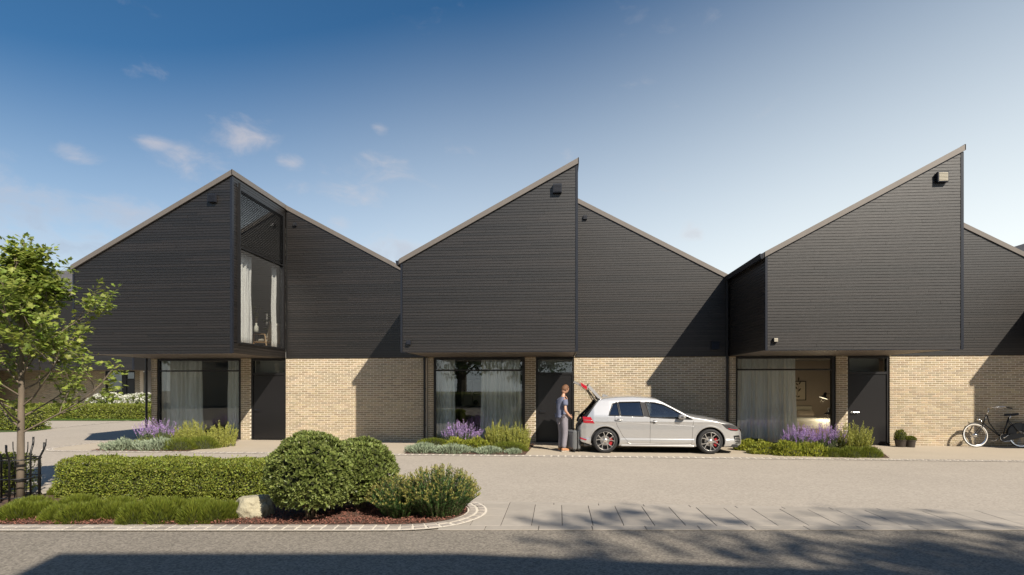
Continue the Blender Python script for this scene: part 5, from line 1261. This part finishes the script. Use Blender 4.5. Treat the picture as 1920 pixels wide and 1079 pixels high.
def build_person():
    g = G(1056, 847); t = thing('person', 'standing man in a blue grey T-shirt and grey trousers looking down, hand at his chin', 'person', (g.x-.02, g.y+.05, 0), radians(30))
    # faces +x, right side towards the camera (-y)
    J = {'pel': (0, 0, .90), 'sp': (-.015, 0, 1.03), 'ch': (-.03, 0, 1.22), 'cl': (-.01, 0, 1.36), 'nk': (.015, 0, 1.43), 'hb': (.055, 0, 1.50),
         'rs': (-.02, -.175, 1.335), 're': (-.06, -.245, 1.06), 'rw': (.10, -.215, .905), 'ls': (.0, .175, 1.33), 'le': (.12, .22, 1.12), 'lw': (.17, .10, 1.31),
         'rh': (0, -.085, .86), 'rk': (.025, -.09, .47), 'ra': (-.03, -.09, .085), 'rt': (.12, -.10, .035), 'lh': (0, .085, .86), 'lk': (.03, .10, .47), 'la': (-.0, .11, .085), 'lt': (.15, .13, .035)}
    def sk(names, edges, rad, root=0, sub=2): return skinned([J[n] for n in names], [(names.index(a), names.index(b)) for a, b in edges], rad, root, sub)
    nm = ['pel', 'sp', 'ch', 'cl', 'nk', 'hb', 'rs', 're', 'rw', 'ls', 'le', 'lw', 'rh', 'rk', 'ra', 'rt', 'lh', 'lk', 'la', 'lt']
    ed = [('pel', 'sp'), ('sp', 'ch'), ('ch', 'cl'), ('cl', 'nk'), ('nk', 'hb'), ('cl', 'rs'), ('rs', 're'), ('re', 'rw'), ('cl', 'ls'), ('ls', 'le'), ('le', 'lw'), ('pel', 'rh'), ('rh', 'rk'), ('rk', 'ra'), ('ra', 'rt'), ('pel', 'lh'), ('lh', 'lk'), ('lk', 'la'), ('la', 'lt')]
    rd = [(.07, .10), (.06, .09), (.06, .10), (.055, .07), .050, .05, .034, .038, .027, .034, .038, .027, .075, .052, .034, .03, .075, .052, .034, .03]
    ms = [sk(nm, ed, rd)]
    # head: egg with brow, nose, chin and ears, tipped forward
    import bmesh
    bm = bmesh.new(); bmesh.ops.create_uvsphere(bm, u_segments=28, v_segments=20, radius=1)
    R = Matrix.Rotation(radians(24), 3, 'Y')
    for v in bm.verts:
        x, y, z = v.co; wz = .80+.20*min(1, max(0, (z+.9)/1.2)); q = Vector((x*.098*(wz if x > 0 else 1), y*.074*wz, z*.118))
        if x > .3 and z < -.35: q.x += .014*(x-.3)
        dn = (y*.074)**2+((z+.12)*.118)**2
        if x > .5: q.x += .026*math.exp(-dn/.00022)*(1.0)+.008*math.exp(-((z-.18)*.118)**2/.0001)-.006*math.exp(-(((abs(y)-.42)*.074)**2+((z-.03)*.118)**2)/.00016)
        ear = math.exp(-((x+.05)**2*.01+((z+.05)*.118)**2)/.0006)
        if abs(y) > .85: q.y += math.copysign(.016*ear*(abs(y)-.85)/.15, y)
        v.co = R@q+Vector((.085, 0, 1.595))
    hm = bpy.data.meshes.new('h'); bm.to_mesh(hm); bm.free(); ms.append(hm)
    def hand(w, d, up, curl, L=.17):
        w, d, up = Vector(w), Vector(d).normalized(), Vector(up).normalized(); sd = d.cross(up).normalized(); up = sd.cross(d); out = []
        out.append(skinned([w, w+d*.045, w+d*.085], [(0, 1), (1, 2)], [.024, (.034, .018), (.036, .015)], 0, 1))
        for k, (o, l) in enumerate(((-.028, .072), (-.010, .080), (.010, .074), (.027, .058))):
            p = w+d*.078+sd*o; q1 = p+(d*cos(curl*.5)-up*sin(curl*.5))*l*.45; q2 = q1+(d*cos(curl)-up*sin(curl))*l*.32; q3 = q2+(d*cos(curl*1.5)-up*sin(curl*1.5))*l*.23
            out.append(skinned([p, q1, q2, q3], [(0, 1), (1, 2), (2, 3)], [.0098, .0090, .0083, .007], 0, 1))
        p = w+d*.025-sd*.026; q = p+(d*.55-sd*.8)*.035; r = q+(d*.95-sd*.2-up*.2)*.030; out.append(skinned([p, q, r], [(0, 1), (1, 2)], [.012, .0105, .0085], 0, 1)); return out
    ms += hand(J['rw'], (.9, .45, -.35), (.2, -.9, .2), .7); ms += hand(J['lw'], (-.10, -.55, .80), (.9, -.2, .2), .9)
    obj('body', join(ms, 'body'), MT['skin'], t)
    hr = bmesh.new(); bmesh.ops.create_uvsphere(hr, u_segments=28, v_segments=20, radius=1)
    dl = [v for v in hr.verts if (v.co.z < -.35) or (v.co.x > .45 and v.co.z < .55) or (v.co.x > .12 and v.co.z < .0)]
    bmesh.ops.delete(hr, geom=dl, context='VERTS')
    from mathutils import noise
    for v in hr.verts:
        x, y, z = v.co; k = 1+.05*noise.noise(v.co*7); v.co = R@Vector((x*.107*k, y*.083*k, z*.128*k))+Vector((.083, 0, 1.598))
    h2 = bpy.data.meshes.new('hair'); hr.to_mesh(h2); hr.free(); h2.polygons.foreach_set('use_smooth', [True]*len(h2.polygons)); ho = obj('hair', h2, MT['hair'], t); md = ho.modifiers.new('s', 'SOLIDIFY'); md.thickness = .012
    J['rsl'] = tuple(Vector(J['rs']).lerp(Vector(J['re']), .62)); J['lsl'] = tuple(Vector(J['ls']).lerp(Vector(J['le']), .62)); J['hem'] = (0, 0, .84)
    sn = ['sp', 'hem', 'pel', 'ch', 'cl', 'nk', 'rs', 'rsl', 'ls', 'lsl']
    J['nk'] = (.008, 0, 1.405)
    obj('shirt', sk(sn, [('sp', 'pel'), ('pel', 'hem'), ('sp', 'ch'), ('ch', 'cl'), ('cl', 'nk'), ('cl', 'rs'), ('rs', 'rsl'), ('cl', 'ls'), ('ls', 'lsl')], [(.125, .160), (.130, .168), (.128, .165), (.135, .180), (.112, .145), .072, .082, .078, .082, .078]), MT['shirt'], t)
    J['pc'] = (-.01, 0, .92); J['rcf'] = (-.02, -.09, .075); J['lcf'] = (.01, .11, .075)
    tn = ['pc', 'rh', 'rk', 'rcf', 'lh', 'lk', 'lcf']
    obj('trousers', sk(tn, [('pc', 'rh'), ('rh', 'rk'), ('rk', 'rcf'), ('pc', 'lh'), ('lh', 'lk'), ('lk', 'lcf')], [(.125, .160), .108, .082, .068, .108, .082, .068]), MT['trouser'], t)
    for a, tt in (('ra', 'rt'), ('la', 'lt')):
        p, q = Vector(J[a]), Vector(J[tt]); d = Vector((q.x-p.x, q.y-p.y, 0)).normalized(); b0 = Vector((p.x, p.y, 0))
        so_ = obj('shoe', skinned([b0-d*.055+Vector((0, 0, .055)), b0+d*.04+Vector((0, 0, .06)), b0+d*.12+Vector((0, 0, .045)), b0+d*.195+Vector((0, 0, .035))], [(0, 1), (1, 2), (2, 3)], [(.045, .042), (.048, .045), (.045, .036), (.034, .026)]), MT['shoe'], t)
        obj('sole', skinned([b0-d*.06+Vector((0, 0, .014)), b0+d*.06+Vector((0, 0, .014)), b0+d*.205+Vector((0, 0, .014))], [(0, 1), (1, 2)], [(.044, .013), (.045, .013), (.038, .013)], 0, 1), MT['sole'], so_)
build_person()
MT['case'] = mat('grey_case_shell', (.13, .135, .14), .35, .08, 12, coat=.3)
def suitcase():
    g = G(1075, 847.5); t = thing('suitcase', 'upright grey wheeled suitcase with its handle pulled out between the man and the car', 'suitcase', (g.x, g.y+.10, 0), radians(38))
    w, d, h = .125, .19, .50
    obj('shell', MB().bbox(-w, -.004, -d, d, .055, .055+h, .035).bbox(.004, w, -d, d, .055, .055+h, .035), MT['case'], t)
    obj('zip_band', MB().bbox(-.012, .012, -d+.008, d-.008, .06, .05+h, .02), MT['black'], t)
    for y in (-.12, -.06, 0, .06, .12):
        for s in (-1, 1): obj('rib', MB().bbox(s*w-.006, s*w+.006, y-.012, y+.012, .12, h-.02, .005), MT['case'], t)
    for s in (-1, 1): obj('rib', MB().bbox(s*.062-.014, s*.062+.014, -d-.006, -d+.006, .12, h-.02, .005), MT['case'], t)
    hd = MB()
    for y in (-.09, .09): hd.tube([(.07, y, h+.04), (.12, y, 1.02)], .009, 6)
    obj('pull_handle', hd.tube([(.12, -.10, 1.02), (.12, .10, 1.02)], .013, 8), MT['trim'], t); obj('grip', MB().tube([(0, -.09, h+.055), (0, -.08, h+.085), (0, .08, h+.085), (0, .09, h+.055)], .010, 6), MT['black'], t)
    for x in (-.09, .09):
        for y in (-.15, .15): obj('caster', MB().lathe([(.001, -.014), (.028, -.014), (.028, .014), (.001, .014)], (x, y, .028), 14, 'y').box(x-.012, x+.012, y-.02, y+.02, .045, .06), MT['black'], t)
suitcase()

# ------------------------------------------------------------------ bicycle
MT['whitewall'] = mat('white_tyre', (.72, .70, .66), .7, .08, 20)
MT['chrome'] = mat('chrome', (.75, .75, .74), .14, .05, 20, metal=1)
def bicycle():
    yb = 16.12; o0 = onY(1872, 840, yb); t = thing('bicycle', 'black upright city bicycle with white wall tyres leaning on the brick wall', 'bicycle', (o0.x, yb, 0), 0); t.rotation_euler = (radians(-6), 0, 0)
    z1 = 1.0
    def b(u, v): p = onY(u, v, yb); return Vector((p.x-o0.x, 0, p.z))
    fz = lambda p: Vector((p.x, p.y, p.z))
    fw_, rw_ = b(1830, 816.3), b(1914.8, 816.3); r = fw_.z-.004; fw_.z = rw_.z = r+.002
    def off(p, y): return Vector((p.x, y, p.z))
    def wheel(c_):
        w = obj('wheel', MB().lathe([(r-.036+.019*(1-cos(a)) if False else (r-.019)+.019*cos(a), .019*sin(a)) for a in np.linspace(-1.9, 1.9, 13)], (0, 0, 0), 56, 'y'), MT['rubber'], t, True, c_)
        obj('tyre_wall', MB().lathe([(r-.034, -.0175), (r-.024, -.0208), (r-.016, -.0205)], (0, 0, 0), 56, 'y').lathe([(r-.034, .0175), (r-.024, .0208), (r-.016, .0205)], (0, 0, 0), 56, 'y'), MT['whitewall'], w, True)
        obj('rim', MB().lathe([(r-.034, -.015), (r-.060, -.012), (r-.066, 0), (r-.060, .012), (r-.034, .015)], (0, 0, 0), 56, 'y'), MT['chrome'], w, True)
        sp = MB()
        for k in range(36):
            a = k*2*pi/36; a2 = a+(.55 if k % 2 else -.55); s = -.03 if k % 4 < 2 else .03; sp.tube([(.028*cos(a2), s, .028*sin(a2)), ((r-.063)*cos(a), 0, (r-.063)*sin(a))], .0013, 4, False)
        obj('spokes', sp, MT['chrome'], w)['kind'] = 'stuff'
        hr_ = .05 if c_ is fw_ else .03
        obj('hub', MB().lathe([(.001, -.045), (hr_, -.045), (hr_, -.03), (.022, -.028), (.022, .028), (hr_, .03), (hr_, .045), (.001, .045)], (0, 0, 0), 20, 'y'), MT['chrome'], w, True)
    wheel(fw_); wheel(rw_)
    bb, ht, hb_ = b(1880.4, 821), b(1855, 778.2), b(1846.8, 794.5); sc = b(1896.5, 783)
    fr = MB(); fr.tube([ht, hb_], .021, 10); fr.tube([hb_+(ht-hb_)*.05, b(1873, 816), bb], .017, 8); fr.tube([b(1856, 780), b(1858, 792), b(1865, 803), b(1874, 815), bb+Vector((0, 0, .03))], .015, 8)
    fr.tube([bb, sc], .017, 8)
    for s in (-1, 1):
        fr.tube([off(bb, s*.02), off(bb.lerp(rw_, .5), s*.05), off(rw_, s*.062)], .010, 6); fr.tube([off(b(1894.5, 789), s*.018), off(b(1903, 801), s*.05), off(rw_, s*.062)], .009, 6)
    obj('frame', fr, MT['black'], t, True)
    fk = MB()
    for s in (-1, 1): fk.tube([off(hb_, s*.0), off(hb_+Vector((-.012, 0, -.05)), s*.05), off(hb_.lerp(fw_, .55)+Vector((.01, 0, 0)), s*.055), off(fw_, s*.058)], [.013, .013, .011, .008], 6)
    obj('fork', fk, MT['black'], t, True)
    st = b(1860.6, 767); obj('stem', MB().tube([ht, st], .012, 8), MT['chrome'], t, True)
    hbm = MB()
    for s in (-1, 1): hbm.tube([st, off(st+Vector((-.02, 0, .01)), s*.07), off(st+Vector((.06, 0, .05)), s*.19), off(b(1876.4, 764.3), s*.265), off(b(1879, 765), s*.27)], .010, 8)
    hbo = obj('handlebar', hbm, MT['chrome'], t, True)
    for s in (-1, 1): obj('grip', MB().tube([off(b(1878, 764.8), s*.27), off(b(1888.6, 767.4), s*.275)], .016, 8), MT['black'], hbo, True); obj('brake_lever', MB().tube([off(st+Vector((-.10, 0, .03)), s*.20), off(st+Vector((.0, 0, .02)), s*.25), off(b(1878, 767), s*.26)], .006, 5), MT['chrome'], hbo, True)
    sd = b(1901, 778.3); s0 = MB(); vs = []
    for x, w_, z in ((-.165, .03, .005), (-.10, .035, .012), (0, .06, .010), (.07, .10, .012), (.13, .105, .03), (.16, .07, .03)):
        vs += [(sd.x+x, -w_, sd.z+z-.02), (sd.x+x, -w_*.6, sd.z+z+.02), (sd.x+x, w_*.6, sd.z+z+.02), (sd.x+x, w_, sd.z+z-.02), (sd.x+x, 0, sd.z+z-.045)]
    s0.add(vs, [(5*i+j, 5*i+(j+1) % 5, 5*i+5+(j+1) % 5, 5*i+5+j) for i in range(5) for j in range(5)]+[(0, 1, 2, 3, 4)[::-1], (25, 26, 27, 28, 29)])
    obj('saddle', s0, MT['trim'], t, True); obj('seat_post', MB().tube([sc-(sc-bb)*.1, Vector((sd.x-.01, 0, sd.z-.03))], .012, 8), MT['chrome'], t)
    def fender(c_, a0, a1, name):
        f = MB(); n = 26; vs = []
        for a in np.linspace(a0, a1, n):
            for y, dr in ((-.03, -.012), (-.018, .004), (.018, .004), (.03, -.012)): vs.append((c_.x+(r+.018+dr)*cos(a), y, c_.z+(r+.018+dr)*sin(a)))
        f.add(vs, [(4*i+j, 4*i+j+1, 4*i+5+j, 4*i+4+j) for i in range(n-1) for j in range(3)]); o = obj(name, f, MT['black'], t, True); md = o.modifiers.new('s', 'SOLIDIFY'); md.thickness = .002; return o
    fender(fw_, radians(35), radians(112), 'mudguard'); fender(rw_, radians(-20), radians(165), 'mudguard')
    sg = MB()
    for s in (-1, 1):
        aa = np.linspace(radians(35), radians(172), 16); vs = [(rw_.x+(r+.012)*cos(a), s*.036, rw_.z+(r+.012)*sin(a)) for a in aa]+[(rw_.x+(r*.42)*cos(a), s*.040, rw_.z+(r*.42)*sin(a)) for a in aa]; sg.add(vs, [(i, i+1, 17+i, 16+i) for i in range(15)])
    obj('skirt_guard', sg, MT['black'], t)
    ch = MB(); n = 20; pr = []
    for a in np.linspace(pi/2, 3*pi/2, 10): pr.append((bb.x+.105*cos(a), bb.z+.105*sin(a)))
    for a in np.linspace(-pi/2, pi/2, 8): pr.append((rw_.x+.055*cos(a), rw_.z+.055*sin(a)))
    obj('chain_case', ch.prism(pr, 'xz', -.075, -.055), MT['black'], t)
    rim_ = MB(); rim_.tube([(p[0], -.076, p[1]) for p in pr[1:10]]+[((bb.x*.5+rw_.x*.5), -.076, bb.z-.082)], .004, 5); obj('chain_case_edge', rim_, MT['chrome'], t)
    p1 = b(1889.3, 815); cr = obj('crank', MB().tube([off(bb, -.085), off(p1, -.095)], .010, 6).tube([off(bb, .085), off(bb*2-p1, .095)], .010, 6).tube([off(bb, -.09), off(bb, .09)], .02, 10), MT['chrome'], t, True)
    for p, s in ((p1, -1), (bb*2-p1, 1)): obj('pedal', MB().bbox(p.x-.05, p.x+.05, s*.10-.045+s*.045, s*.10+.045+s*.045, p.z-.012, p.z+.012, .006), MT['black'] if s < 0 else MT['whitewall'], cr)
    lp = b(1840.7, 787.4); obj('front_lamp', MB().lathe([(.001, -.05), (.034, -.045), (.03, 0), (.012, .04), (.001, .045)], (lp.x, 0, lp.z), 16, 'x').tube([lp+Vector((.03, 0, -.01)), hb_], .006, 5), MT['chrome'], t, True)
    rc = MB()
    for s in (-.05, .05): rc.tube([(rw_.x-.18, s, rw_.z+r+.045), (rw_.x+.26, s, rw_.z+r+.05)], .006, 5); rc.tube([(rw_.x+.10, s, rw_.z+r+.045), (rw_.x, s*1.3, rw_.z)], .005, 5)
    obj('luggage_rack', rc.tube([(rw_.x-.18, -.05, rw_.z+r+.045), (rw_.x-.18, .05, rw_.z+r+.045)], .006, 5).tube([(rw_.x+.26, -.05, rw_.z+r+.05), (rw_.x+.26, .05, rw_.z+r+.05)], .006, 5), MT['black'], t)
    obj('rear_lamp', MB().bbox(rw_.x+.27, rw_.x+.30, -.03, .03, rw_.z+r-.03, rw_.z+r+.03, .008), MT['redlens'], t)
bicycle()
